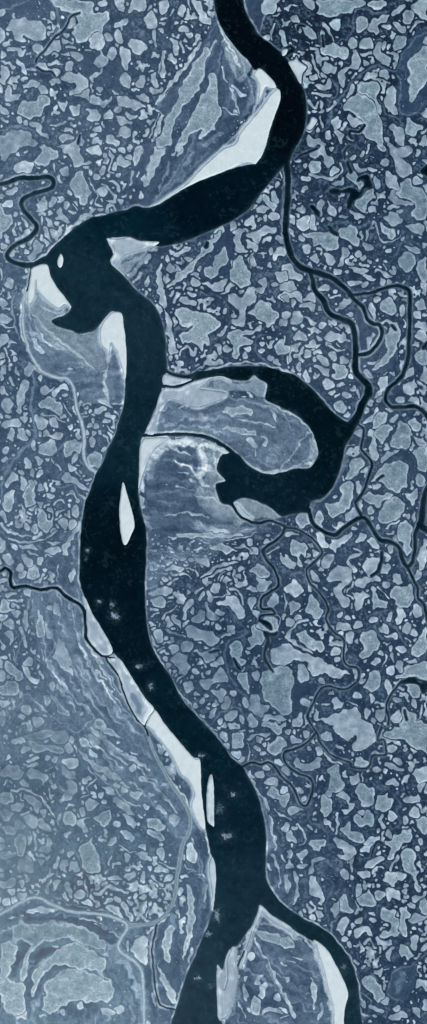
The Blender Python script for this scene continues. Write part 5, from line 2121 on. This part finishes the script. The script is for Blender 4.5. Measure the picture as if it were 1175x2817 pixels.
def scrub_colour(F, sl, tone, rnd):
    c = PT[sl].copy()
    m = 1.07 + rnd * 0.12 + 0.06 * MN[sl] + 0.06 * HN[sl]
    if '+' in tone: m = m * 1.28
    if '-' in tone: m = m * 0.86
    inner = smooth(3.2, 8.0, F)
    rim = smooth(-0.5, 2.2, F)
    spk = np.full(F.shape, 0.3)
    if '=' in tone:
        rs = (0.75 + 0.45 * RN[sl]).clip(0, 1.5)
        m = m * (1 + 0.36 * rs * (1 - inner) - 0.12 * inner + 0.07 * MN[sl] * inner + 0.10 * TN[sl]); spk = 0.12 + 0.75 * inner * smooth(-0.9, 0.9, MN[sl])
        c = c * (1 - inner[..., None] * np.array([0.04, 0.0, 0.03]))
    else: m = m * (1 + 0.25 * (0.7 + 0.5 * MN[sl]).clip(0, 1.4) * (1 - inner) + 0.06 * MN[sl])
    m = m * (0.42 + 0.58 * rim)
    seen = grade(c * m[..., None])
    if '=' in tone: seen = seen * (1 - inner[..., None] * np.array([0.035, 0.0, 0.02]))
    vf = VF[sl][..., None]
    a = np.clip(np.maximum((seen - vf * VCOL) / (1 - vf), seen * 0.45), 0.01, 0.9) / LIGHT
    return np.concatenate([a, spk[..., None]], -1)

# ------------------------------------------------------------------ small filler hummocks between the traced patches
def warped(A, amp, seed, lam=9):
    dx = low(lam, seed) * amp / ST; dy = low(lam, seed + 1) * amp / ST
    jj, ii = np.meshgrid(np.arange(NX), np.arange(NY))
    x = np.clip(jj + dx, 0, NX - 1.01); y = np.clip(ii + dy, 0, NY - 1.01)
    a = y.astype(int); b = x.astype(int); u = y - a; v = x - b
    return A[a, b] * (1 - u) * (1 - v) + A[a + 1, b] * u * (1 - v) + A[a, b + 1] * (1 - u) * v + A[a + 1, b + 1] * u * v
def blur(A, sg):
    f = np.fft.rfft2(A); ky = np.fft.fftfreq(NY, ST)[:, None]; kx = np.fft.rfftfreq(NX, ST)[None, :]
    return np.fft.irfft2(f * np.exp(-2 * (math.pi * sg) ** 2 * (kx ** 2 + ky ** 2)), s=(NY, NX))
n1 = warped(band(46, 41, bw=0.35), 12, 141, 12); n2 = warped(band(31, 42, bw=0.3), 8, 143, 9); n3 = warped(band(44, 44, bw=0.35), 8, 145)
dens = 0.32 * low(45, 43) + 0.22 * low(120, 143) - 0.20 * smooth(650, 850, GX)
fill = np.maximum((n1 - 0.55 + dens) * 5.0, (n2 - 0.75 + dens) * 4.0)
# winding threads of scrub between the blobs
worm = (0.26 - np.abs(n3)) * 12.0
worm = np.minimum(worm, (low(18, 46) - 0.1 + dens) * 6)
fill = np.maximum(fill, worm)
fill = np.minimum(fill, -CH - 1.8)
fill = blur(np.clip(np.minimum(fill, -FP - 1.5), -5, 5), 2.6) - 0.2
fill = np.minimum(fill, -FP - 1.4)
fill = fill - 6 * smooth(0.25, 0.6, FLOOD)
fill = np.minimum(fill, -FW - 2.2); fill = np.minimum(fill, -FS - 2.0)
for n_, f, win in SILT:
    v = fill[win[0]:win[1], win[2]:win[3]]; np.minimum(v, -f - 1.5, out=v)
# sparse little hummocks on the floodplains
fl2 = np.minimum((band(13, 51) * 2.0 - 4.6 + 1.2 * low(26, 52)), -FP - 3) - 3 * (FLOOD < 0.5)
fill = np.maximum(fill, np.minimum(np.minimum(fl2, -FW - 3), -FS - 3))
fill = np.clip(fill, -4, 6)

bedz = smooth(-1.0, 0.5, FW)
# ground colour: tone, mottling, a dark wet moat round each patch, pale levees along the channels
HALO = np.maximum(FP, fill - 0.5)
g = SEEN * (1.04 + 0.16 * (1 - 0.5 * FLOOD) * smooth(620, 250, GX) + 0.06 * LN + 0.08 * MN + 0.09 * HN + 0.05 * TN)[..., None]
open_ = (1 - FLOOD)
moat = smooth(-7.5, -1.5, HALO)
mid = smooth(-0.2, 1.0, warped(band(34, 151), 8, 152)) * open_ * smooth(0, -5, HALO) * 0.5
mid = np.maximum(mid, smooth(0.10, 0.03, np.abs(warped(band(60, 153), 9, 154))) * open_ * 0.4 * smooth(-1, -5, HALO))
g = g * (1 - mid[..., None]) + PT * mid[..., None]
g = g * (1 - (0.44 * (0.55 + 0.45 * smooth(150, 750, GX + 0.15 * (1400 - GY))) * moat * (0.35 + 0.65 * open_))[..., None])
ring = smooth(-5.2, -7.5, HALO) * smooth(-11.9, -9, HALO) * open_
g = g * (1 + (0.22 * ring)[..., None])
lev = smooth(-6.5, -2.5, FW) * smooth(-0.1, -1.0, FW)
wide = np.zeros((NY, NX))
for i, n_ in enumerate(WB):
    wide[WID == i] = {'river': 0.30, 'oxbow_lake': 0.30, 'side_channel': 0.32, 'outlet_channel': 0.32, 'tributary': 0.4, 'stream': 0.30, 'pond': 0.15}[n_]
a = (lev * wide * (0.8 + 0.25 * MN).clip(0, 1.3))[..., None]
g = g * (1 - a) + tint((172, 190, 205)) * a
fr = smooth(-11.8, -1.5, FW) * FLOOD * (WID >= 0) * 0.42 * (1 - bedz) * (0.8 + 0.3 * MN).clip(0, 1.4)
fs = smooth(-11.5, 0, FH) ** 1.5 * 0.75
a = np.maximum(fr, fs * smooth(0.5, -1.0, FW)).clip(0, 0.9)[..., None]
g = g * (1 - a) + tint((190, 206, 220)) * a
# streaky grain along the floodplains
stk = band(26, 61, anis=0.35, bw=0.5)
g = g * (1 + (0.03 * stk * FLOOD)[..., None])
sp = (0.24 * STREAK + 0.95 * smooth(0.65, 1.8, STREAK)) * smooth(0.2, 0.8, FLOOD)
g = g * (1 + sp.clip(-0.28, 1.1)[..., None])
for n_, f, win in SILT:
    sl = (slice(win[0], win[1]), slice(win[2], win[3]))
    a = (smooth(-5, 0, f) * 0.35)[..., None]; g[sl] = g[sl] * (1 - a) + lin((150, 170, 190)) * a
bed = smooth(-1.0, 1.0, FW)[..., None]
g = g * (1 - bed) + lin((30, 45, 55)) * bed
COLG = np.concatenate([albedo(g), np.ones((NY, NX, 1))], -1)

# ------------------------------------------------------------------ the ground, water and everything on it
LAND = 1.6
BASE = LAND + 0.30 * MN.clip(-2, 2) + 0.10 * HN.clip(-2, 2)
ZG = np.where(FW > -3.0, BASE * smooth(0, 3.0, -FW) * 1.0 - np.clip(FW, 0, 8) * 0.7 + 0.0, BASE)
ZG = np.where(FW > 0, np.minimum(-0.02, -FW * 0.7), ZG)
ts = smooth(-0.5, 2.5, FS); ZG = ZG * (1 - ts) - 2.0 * ts
full = (0, NY, 0, NX)
ground = field_mesh('ground', np.ones((NY, NX)), full, ZG, COLG, M_GROUND, clip=False)
tag(ground, 'wet blue-grey tundra with dark moats between pale scrub patches', kind='structure')

# far ground out to the horizon, with procedural mottling in the same tones
mf = bpy.data.materials.new('far_tundra'); mf.use_nodes = True
n = mf.node_tree.nodes; l = mf.node_tree.links; b = n['Principled BSDF']; b.inputs['Roughness'].default_value = 0.95
tc = n.new('ShaderNodeNewGeometry'); a1 = n.new('ShaderNodeTexNoise'); a1.inputs['Scale'].default_value = 0.05; a1.inputs['Detail'].default_value = 4
a1.inputs['Distortion'].default_value = 0.6
l.new(tc.outputs['Position'], a1.inputs['Vector'])
cr = n.new('ShaderNodeValToRGB'); cr.color_ramp.elements[0].position = 0.47; cr.color_ramp.elements[1].position = 0.55
cr.color_ramp.elements[0].color = tuple(lin((56, 76, 98))) + (1,); cr.color_ramp.elements[1].color = tuple(lin((118, 138, 156))) + (1,)
l.new(a1.outputs[0], cr.inputs[0]); l.new(cr.outputs[0], b.inputs['Base Color'])
V = []; Q = []
R = 24000.0; xa, xb, ya, yb = X0 - 587.5 + 1, X1 - 587.5 - 3, 1408.5 - Y1 + 3, 1408.5 - Y0 - 1
for bx in ((-R, -R, R, ya), (-R, yb, R, R), (-R, ya, xa, yb), (xb, ya, R, yb)):
    k = len(V); V += [(bx[0], bx[1], -0.5), (bx[2], bx[1], -0.5), (bx[2], bx[3], -0.5), (bx[0], bx[3], -0.5)]; Q.append((k, k + 1, k + 2, k + 3))
far = mesh_obj('far_ground', np.array(V), np.array(Q), mf, smooth_sh=False)
tag(far, 'tundra plain running on beyond the surveyed reach', kind='structure')

# the river and its branches running on across the far ground
mw = bpy.data.materials.new('far_water'); mw.use_nodes = True
b = mw.node_tree.nodes['Principled BSDF']; b.inputs['Base Color'].default_value = (0.001, 0.008, 0.013, 1); b.inputs['Roughness'].default_value = 0.15
b.inputs['Specular IOR Level'].default_value = 0.12
for pts, wds in (([(618, -96), (625, -300), (760, -700), (560, -1200), (700, -1900), (400, -3000)], [56, 90, 110, 100, 120, 140]),
                 ([(532, 2914), (500, 3100), (620, 3500), (480, 4100), (700, 5200)], [165, 150, 130, 140, 150]),
                 ([(972, 2914), (960, 3100), (1100, 3500), (1500, 4000), (1900, 5200)], [55, 60, 55, 60, 60]),
                 ([(-96, 500), (-260, 560), (-380, 480), (-700, 620), (-1500, 500)], [9, 10, 10, 11, 12]),
                 ([(1220, 1288), (1400, 1180), (1700, 1250), (2400, 1000)], [10, 12, 14, 18])):
    P = catmull(np.array(pts, float), False, 10); W_ = np.interp(np.linspace(0, 1, len(P)), np.linspace(0, 1, len(wds)), wds) / 2
    T_ = np.gradient(P, axis=0); T_ /= np.hypot(*T_.T)[:, None]; N_ = np.column_stack([-T_[:, 1], T_[:, 0]])
    A_ = P + N_ * W_[:, None]; B_ = P - N_ * W_[:, None]; n_ = len(P)
    V = np.vstack([np.column_stack([q[:, 0] - 587.5, 1408.5 - q[:, 1], np.full(n_, -0.2)]) for q in (A_, B_)])
    Q = np.array([(i, i + 1, n_ + i + 1, n_ + i) for i in range(n_ - 1)])
    tag(mesh_obj('river', V, Q, mw, smooth_sh=False), 'dark water running on beyond the surveyed reach', kind='structure')

# water bodies: level sheets inside the carved beds
WT = [(640,60,(0,11,18)),(800,300,(0,10,17)),(560,560,(0,18,28)),(300,620,(6,30,42)),(230,760,(18,42,53)),(390,900,(20,42,54)),(340,1180,(12,36,46)),  # paler mid-left water tones: thin haze over the bend, put into the colour
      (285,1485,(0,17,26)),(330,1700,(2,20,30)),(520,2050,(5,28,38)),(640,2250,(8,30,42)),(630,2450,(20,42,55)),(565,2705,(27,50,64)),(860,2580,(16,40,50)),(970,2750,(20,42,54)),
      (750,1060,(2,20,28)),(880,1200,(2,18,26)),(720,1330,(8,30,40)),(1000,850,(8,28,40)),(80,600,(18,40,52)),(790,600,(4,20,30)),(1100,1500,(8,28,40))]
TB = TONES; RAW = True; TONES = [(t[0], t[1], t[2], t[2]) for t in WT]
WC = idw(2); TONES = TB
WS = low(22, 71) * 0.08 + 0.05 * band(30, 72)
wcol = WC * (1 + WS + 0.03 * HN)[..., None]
SH = [(274,1656,7,6,'north-western of the cluster in the lower river reach'),(309,1663,6,8,'middle one of the three below the spear-shaped island'),(317,1695,11,10,'largest of the three below the spear-shaped island'),
 (384,1832,11,6,'beside the long pale sandbar south of the west creek'),(415,1890,7,9,'upstream of the longest lower sandbar'),(551,2078,9,5,'touching the corner of the longest lower sandbar'),
 (641,2186,8,6,'alone in mid river, level with the narrow upright island'),(604,2226,12,16,'dim, just right of the narrow upright island'),(623,2301,14,9,'bright, below the narrow upright island'),
 (597,2517,10,15,'tall, left of where the river splits'),(573,2569,9,7,'close to the west bank near the river split'),(544,2690,8,7,'bright dot above the bottom west bank'),
 (582,2713,10,8,'dim, left of the ragged bottom sandbar'),(241,1515,6,6,'close to the west bank below the spear-shaped island'),(237,1536,4,8,'dim upright, close to the west bank'),(946,2660,7,9,'in the eastern river branch')]
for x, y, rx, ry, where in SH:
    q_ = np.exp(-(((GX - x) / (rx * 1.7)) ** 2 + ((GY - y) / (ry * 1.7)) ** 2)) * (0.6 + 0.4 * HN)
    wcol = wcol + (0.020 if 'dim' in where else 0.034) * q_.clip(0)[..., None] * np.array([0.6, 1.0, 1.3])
# silt plumes drifting along the banks
pl = smooth(0.6, 2.0, warped(band(50, 171), 14, 172, 14)) * 0.010 + smooth(11, 0, FW) * 0.006 * (1 + 0.8 * low(30, 175)).clip(0)
wcol = wcol + pl.clip(0)[..., None] * np.array([0.5, 1.0, 1.2])
wd_ = np.clip((FW / 3.0), 0, 1)[..., None]
wcol = wcol * wd_ + (wcol * 1.25 + 0.004) * (1 - wd_)
vf = VF[..., None]
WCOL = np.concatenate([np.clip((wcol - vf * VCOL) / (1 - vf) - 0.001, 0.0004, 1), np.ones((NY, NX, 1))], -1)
ids = {}
for i, n_ in enumerate(WB): ids.setdefault(i, n_)
FWX = FW + 2.5
WLAB = {'river': 'broad near-black river winding from top to bottom', 'oxbow_lake': 'dark hooked oxbow lake east of the river',
        'side_channel': 'narrow dark side channel', 'outlet_channel': 'dark channel leading away from the oxbow lake', 'stream': 'thin meandering stream',
        'tributary': 'looping dark tributary entering the river from the west', 'pond': 'small black pond'}
for i, n_ in ids.items():
    cells = (WID == i) & (FWX > 0)
    if not cells.any(): continue
    r = np.nonzero(cells.any(1))[0]; c = np.nonzero(cells.any(0))[0]
    win = (max(r[0] - 2, 0), min(r[-1] + 3, NY), max(c[0] - 2, 0), min(c[-1] + 3, NX)); sl = (slice(win[0], win[1]), slice(win[2], win[3]))
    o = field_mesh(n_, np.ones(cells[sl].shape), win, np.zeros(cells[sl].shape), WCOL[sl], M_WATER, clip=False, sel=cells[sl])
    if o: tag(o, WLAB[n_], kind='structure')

# silted and overgrown channels
for n_, f, win in SILT:
    sl = (slice(win[0], win[1]), slice(win[2], win[3]))
    base = lin((168, 188, 203)) if n_ == 'silted_channel' else lin((112, 136, 152))
    edge = lin((132, 154, 172)) if n_ == 'silted_channel' else lin((150, 170, 184))
    t = smooth(0.3, 2.2, f)[..., None]
    seen = (base * t + edge * (1 - t)) * (1 + 0.06 * HN[sl])[..., None]
    vfl = VF[sl][..., None]
    c = np.concatenate([np.clip((seen - vfl * VCOL) / (1 - vfl), 0.01, 0.9) / LIGHT, np.ones(f.shape + (1,))], -1)
    o = field_mesh(n_, np.minimum(f, -FW[sl] - 0.8), win, ZG[sl] + 0.25 + 0.1 * np.clip(f, -1, 2), c, M_SILT)
    if o: tag(o, 'pale silted-up channel' if n_ == 'silted_channel' else 'grey-green overgrown channel', kind='structure')

# ------------------------------------------------------------------ sandbars
BLAB = {'long_pale_sandbar': 'white sandbar beside the inlet north of the largest sandbar', 'big': 'largest white sandbar, long wedge inside the upper river bend',
 'mid': 'streaked sandbar pointing west into the river, below the upper bend', 'isl': 'tiny oval white island at the mouth of the west tributary',
 'wes': 'white sandbar on the west bank just south of the tributary mouth', 'rig': 'forked white sandbar tapering south, west bank above the oxbow lake',
 'jun': 'small pale bar between the two upper mouths of the oxbow channel', 'nwm': 'pale sandy west end of the land inside the oxbow lake',
 'swc': 'white sandy corner between river and lowest oxbow channel', 'spear': 'spear-shaped white island in the middle of the river',
 'wb1': 'pale wedge-shaped sandbar where the small west creek meets the river', 'wb2': 'long pale sandbar just south of the small west creek mouth',
 'wb3': 'longest white sandbar along the lower west bank', 'spit': 'narrow upright white island close to the lower west bank',
 'wb4': 'thin white bank strip south of the narrow upright island', 'ebr': 'smooth white sandbar inside the eastern branch, bottom of the photo',
 'split': 'ragged pale sandbar at the bottom, west side of the dividing land', 'tip': 'pale pointed levee where the river splits in two',
 'ne1': 'angular white sand patch on the east bank opposite the upper sandbars', 'ne2': 'small oval white sand patch on the east bank below the angular one',
 'ne3': 'small white sand scrap at the top of the east bank', 'oxb': 'slim white bar at the south outlet of the oxbow lake'}
SB = {'nwm': (186,200,216), 'mid': (196,208,219), 'split': (182,196,208), 'tip': (186,200,214), 'wb1': (180,196,212), 'wb2': (196,209,222), 'jun': (178,192,208), 'oxb': (192,206,218), 'wb4': (190,204,217), 'ne1': (200,212,222), 'ne2': (200,212,222), 'ne3': (190,204,216), 'spit': (196,208,220), 'swc': (202,214,226)}
taken = np.full((NY, NX), -12.0)
for name, f, win in BARS:
    sl = (slice(win[0], win[1]), slice(win[2], win[3]))
    f = np.minimum(f, -taken[sl] - 0.8); f = np.where(f > -12, f, -12)
    put(taken, f, win)
    c = lin(SB.get(name, (205, 218, 226))) * (0.97 if name in SB else 1)
    t = smooth(0.5, 5.0, np.maximum(f, 0))[..., None]
    amp = 0.10 if name in ('nwm', 'mid', 'split', 'tip', 'wb1', 'wb2', 'jun', 'spit') else 0.02
    seen = (c * t + (c * 0.93) * (1 - t)) * (1 + amp * MN[sl] * 0.7 + amp * 0.6 * stk[sl] + 0.015 * HN[sl])[..., None]
    land_ = smooth(-1.0, -8.0, FW[sl]) * (1 - smooth(0, 9 if name in SB else 5, f + 1.2 * MN[sl]))
    seen = seen * (1 - 0.6 * land_[..., None]) + lin((128, 150, 170)) * 0.6 * land_[..., None]
    if name in ('wb1', 'wb2', 'nwm', 'tip', 'mid', 'split'):
        inl = smooth(-4, -12, FW[sl] + 1.5 * MN[sl])[..., None] * 0.5
        seen = seen * (1 - inl) + lin((122, 144, 166)) * inl
        seen = seen * (1 + 0.14 * (1 - inl * 2))
    if name == 'wb2':
        q, w2 = f_stroke(parse('@M985,850 1020,900 1030,960'), [14, 16, 12])
        k_ = np.zeros(f.shape); A = smooth(-5, 3, q); a0 = w2[0] - win[0]; b0 = w2[2] - win[2]
        for ii in range(A.shape[0]):
            for jj in range(A.shape[1]):
                if 0 <= ii + a0 < f.shape[0] and 0 <= jj + b0 < f.shape[1]: k_[ii + a0, jj + b0] = A[ii, jj]
        seen = seen * (1 - 0.8 * k_[..., None]) + lin((92, 114, 150)) * 0.8 * k_[..., None]
    seen = grade(seen); vfl = VF[sl][..., None]
    col = np.concatenate([np.clip((seen - vfl * VCOL) / (1 - vfl), 0.01, 0.95) / LIGHT, np.ones(f.shape + (1,))], -1)
    z = np.clip(f * 0.8 - 0.3, -0.3, 2.3) + 0.08 * MN[sl] * smooth(1, 4, f)
    cy = 1408.5 - (win[0] + win[1]) / 2 * ST - Y0; cx = (win[2] + win[3]) / 2 * ST + X0 - 587.5
    area = (f > 0).sum() * ST * ST
    if area > 900: o = two_part('sandbar', 'dry_sand', 'damp_margin', f, win, z, col, M_SAND, (cx, cy, 0), 4.0)
    else: o = field_mesh('sandbar', f, win, z, col, M_SAND, origin=(cx, cy, 0))
    if o: tag(o, BLAB[name], 'sandbar')

# pale shoals breaking the dark water
wn = low(2.6, 81) + 0.6 * low(5, 82)
for x, y, rx, ry, where in SH:
    win = window(np.array([(x, y)]), 26); sl = (slice(win[0], win[1]), slice(win[2], win[3]))
    r = np.sqrt(((GX[sl] - x) / rx) ** 2 + ((GY[sl] - y) / ry) ** 2)
    dim = 'dim' in where
    f = (1.05 - r) * 2.0 + wn[sl] * 0.5 - 0.5
    f = np.minimum(f, (1.9 - r) * 4)
    seen = lin((60, 92, 110) if dim else (135, 162, 180)) * (0.30 + 0.70 * smooth(0.2, 2.0, f + 0.5 * wn[sl]))[..., None]
    col = np.concatenate([seen / LIGHT, np.ones(f.shape + (1,))], -1)
    o = field_mesh('shoal', f, win, 0.05 + np.clip(f, 0, 3) * 0.12, col, M_SILT, origin=(x - 587.5, 1408.5 - y, 0))
    if o: tag(o, 'pale broken shoal in the river, ' + where, 'shoal', 'pale shoals showing in the dark river')

# ------------------------------------------------------------------ scrub patches as things; the smallest as ground cover
LM = [(640,40,'the river where it enters'),(690,420,'the largest white sandbar'),(480,330,'the fan-shaped point bar'),(100,500,'the looping west tributary'),(60,660,'the tributary hairpin'),
 (787,600,'the long side channel'),(340,680,'the streaked mid sandbar'),(170,720,'the tiny oval island'),(930,830,'the forked side channels'),(1125,930,'the squared channel loop'),
 (905,1120,'the oxbow lake'),(780,1420,'the hooked end of the oxbow'),(310,1300,'the spear-shaped island'),(120,1615,'the small west creek'),(1100,1530,'the southeast outlet channel'),
 (725,1735,'the crescent pond'),(930,1840,'the thin meandering stream'),(1150,1880,'the dark pond by the right edge'),(575,2200,'the narrow upright island'),(830,2150,'the hairpin stream'),
 (200,2490,'the pale silted channel'),(920,2640,'the eastern river branch'),(1000,510,'the zigzag black pond'),(1100,200,'the meander scar'),(170,160,'the crooked upper-left stream'),
 (75,950,'the curved pale levee'),(480,2450,'the overgrown channel'),(660,1480,'the striped point bar'),(330,150,'the upper-left scrubland'),(240,2150,'the slanting scrub ridges'),(1030,2350,'the crescent patches at lower right'),(860,200,'the angular white sand patch'),
 (620,860,'the arc-shaped creek scar'),(40,1250,'the forked pale creek line')]
def describe(area, f, win, tone, k, c, colour):
    ii, jj = np.nonzero(f > 0)
    p = np.column_stack([jj, ii]) * ST; p = p - p.mean(0)
    ev = np.sqrt(np.maximum(np.linalg.eigvalsh(np.cov(p.T)) if len(p) > 2 else np.array([1, 1]), 0.3))
    el = ev[1] / ev[0]; solid = area / (4 * math.pi * ev[0] * ev[1])
    size = 'huge' if area > 6000 else 'large' if area > 2400 else 'mid-sized' if area > 1000 else 'small'
    tn = 'speckled' if '=' in tone else 'bright' if '+' in tone else 'dull' if '-' in tone else 'pale'
    sh = 'ribbon-like' if el > 3.4 else 'long' if el > 2.3 else 'oval' if el > 1.5 and solid > 0.93 else 'lobed' if solid < 0.9 else 'rounded'
    best = min(LM, key=lambda q: (q[0] - c[0]) ** 2 + (q[1] - c[1]) ** 2)
    dx, dy = c[0] - best[0], c[1] - best[1]
    if math.hypot(dx, dy) < 40: rel = 'beside'
    elif abs(dx) > 2 * abs(dy): rel = 'right of' if dx > 0 else 'left of'
    elif abs(dy) > 2 * abs(dx): rel = 'below' if dy > 0 else 'above'
    else: rel = ('below ' if dy > 0 else 'above ') + ('right of' if dx > 0 else 'left of')
    return f'{size} {tn} {sh} scrub patch {rel} {best[2]}'
rng = np.random.default_rng(5)
info = []
for area, f, win, tone, k in patches[:300]:
    ii, jj = np.nonzero(f > 0)
    c = (X0 + (win[2] + jj.mean()) * ST, Y0 + (win[0] + ii.mean()) * ST)
    info.append((describe(area, f, win, tone, k, c, None), c))
cnt = {}
for d, c in info: cnt[d] = cnt.get(d, 0) + 1
seen_l = set()
for (area, f, win, tone, k), (d, c) in zip(patches[:300], info):
    sl = (slice(win[0], win[1]), slice(win[2], win[3]))
    rnd = rng.normal() * 0.6
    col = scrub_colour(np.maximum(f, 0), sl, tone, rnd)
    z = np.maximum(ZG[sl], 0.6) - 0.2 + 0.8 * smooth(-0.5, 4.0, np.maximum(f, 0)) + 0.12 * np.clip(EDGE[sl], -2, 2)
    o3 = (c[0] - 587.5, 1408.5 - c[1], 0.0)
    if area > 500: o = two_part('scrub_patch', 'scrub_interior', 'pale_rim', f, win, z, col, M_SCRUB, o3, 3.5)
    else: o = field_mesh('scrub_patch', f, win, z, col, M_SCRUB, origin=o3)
    if not o: continue
    lab = d if len(d.split()) <= 12 else d.replace(' scrub patch', ' patch')
    if cnt[d] > 1 or len(lab.split()) <= 12:
        lab = lab + f', {c[0] / 11.75:.0f}% across, {c[1] / 28.17:.0f}% down'
        while lab in seen_l: lab = d + f', {c[0] / 11.75:.1f}% across, {c[1] / 28.17:.1f}% down'; break
    seen_l.add(lab)
    tag(o, lab, 'scrub patch', 'pale scrub patches scattered over the dark tundra')
# the rest: one sheet of ground cover
small = np.full((NY, NX), -12.0); TM = np.ones((NY, NX))
for area, f, win, tone, k in patches[300:]:
    sl = (slice(win[0], win[1]), slice(win[2], win[3]))
    TM[sl] = np.where(f > 0, 1.0 + (0.25 if '+' in tone else -0.1 if '-' in tone else 0) + rng.normal() * 0.06, TM[sl])
    put(small, f, win)
cover = np.maximum(small, fill)
cc = scrub_colour(np.maximum(np.where(small > fill, small, fill * 1.5), 0), (slice(0, NY), slice(0, NX)), '', 0.0)
fm = np.where(small > fill, TM, 0.84 + 0.14 * low(9, 91) + 0.20 * smooth(0, 2.5, fill))
cc[..., :3] *= fm[..., None]
zc = np.maximum(ZG, 0.6) - 0.2 + 0.6 * smooth(-0.5, 3, np.maximum(cover, 0))
o = field_mesh('scrub_cover', cover, full, zc, cc, M_SCRUB)
tag(o, 'countless small pale hummocks and threads of scrub filling the wet tundra', kind='stuff')

# ------------------------------------------------------------------ thin cloud
mv = bpy.data.materials.new('thin_cloud'); mv.use_nodes = True
n = mv.node_tree.nodes; l = mv.node_tree.links
n.remove(n['Principled BSDF'])
for q, v in enumerate(VEILS):
    m_ = mv if q == 0 else mv.copy()
    nn = m_.node_tree.nodes; pv = nn.new('ShaderNodeVolumePrincipled'); pv.inputs['Color'].default_value = (0.93, 0.95, 0.97, 1)
    T = 160.0; pv.inputs['Density'].default_value = v[4] / T
    m_.node_tree.links.new(pv.outputs[0], nn['Material Output'].inputs['Volume'])
    NR, NA = 26, 64; V = []; Q = []
    for side in (1, -1):
        for r in range(NR + 1):
            for a in range(NA):
                rr = math.sin(r / NR * math.pi / 2); th = a / NA * 2 * math.pi
                V.append((v[0] + rr * v[2] * math.cos(th) - 587.5, 1408.5 - v[1] - rr * v[3] * math.sin(th), 260 + side * T / 2 * max(1 - rr * rr, 0) ** 1.5))
    off = (NR + 1) * NA
    for r in range(NR):
        for a in range(NA):
            b_ = (a + 1) % NA
            Q.append((r * NA + a, r * NA + b_, (r + 1) * NA + b_, (r + 1) * NA + a))
            Q.append((off + r * NA + a, off + (r + 1) * NA + a, off + (r + 1) * NA + b_, off + r * NA + b_))
    o = mesh_obj('thin_cloud', np.array(V), np.array(Q), m_)
    bm = __import__('bmesh').new(); bm.from_mesh(o.data)
    __import__('bmesh').ops.remove_doubles(bm, verts=bm.verts, dist=0.01)
    __import__('bmesh').ops.dissolve_degenerate(bm, edges=bm.edges, dist=0.001)
    __import__('bmesh').ops.recalc_face_normals(bm, faces=bm.faces); bm.to_mesh(o.data); bm.free()
    tag(o, ('thin pale cloud veil over the lower left of the plain', 'very thin cloud veil over the river bend')[q], kind='stuff')
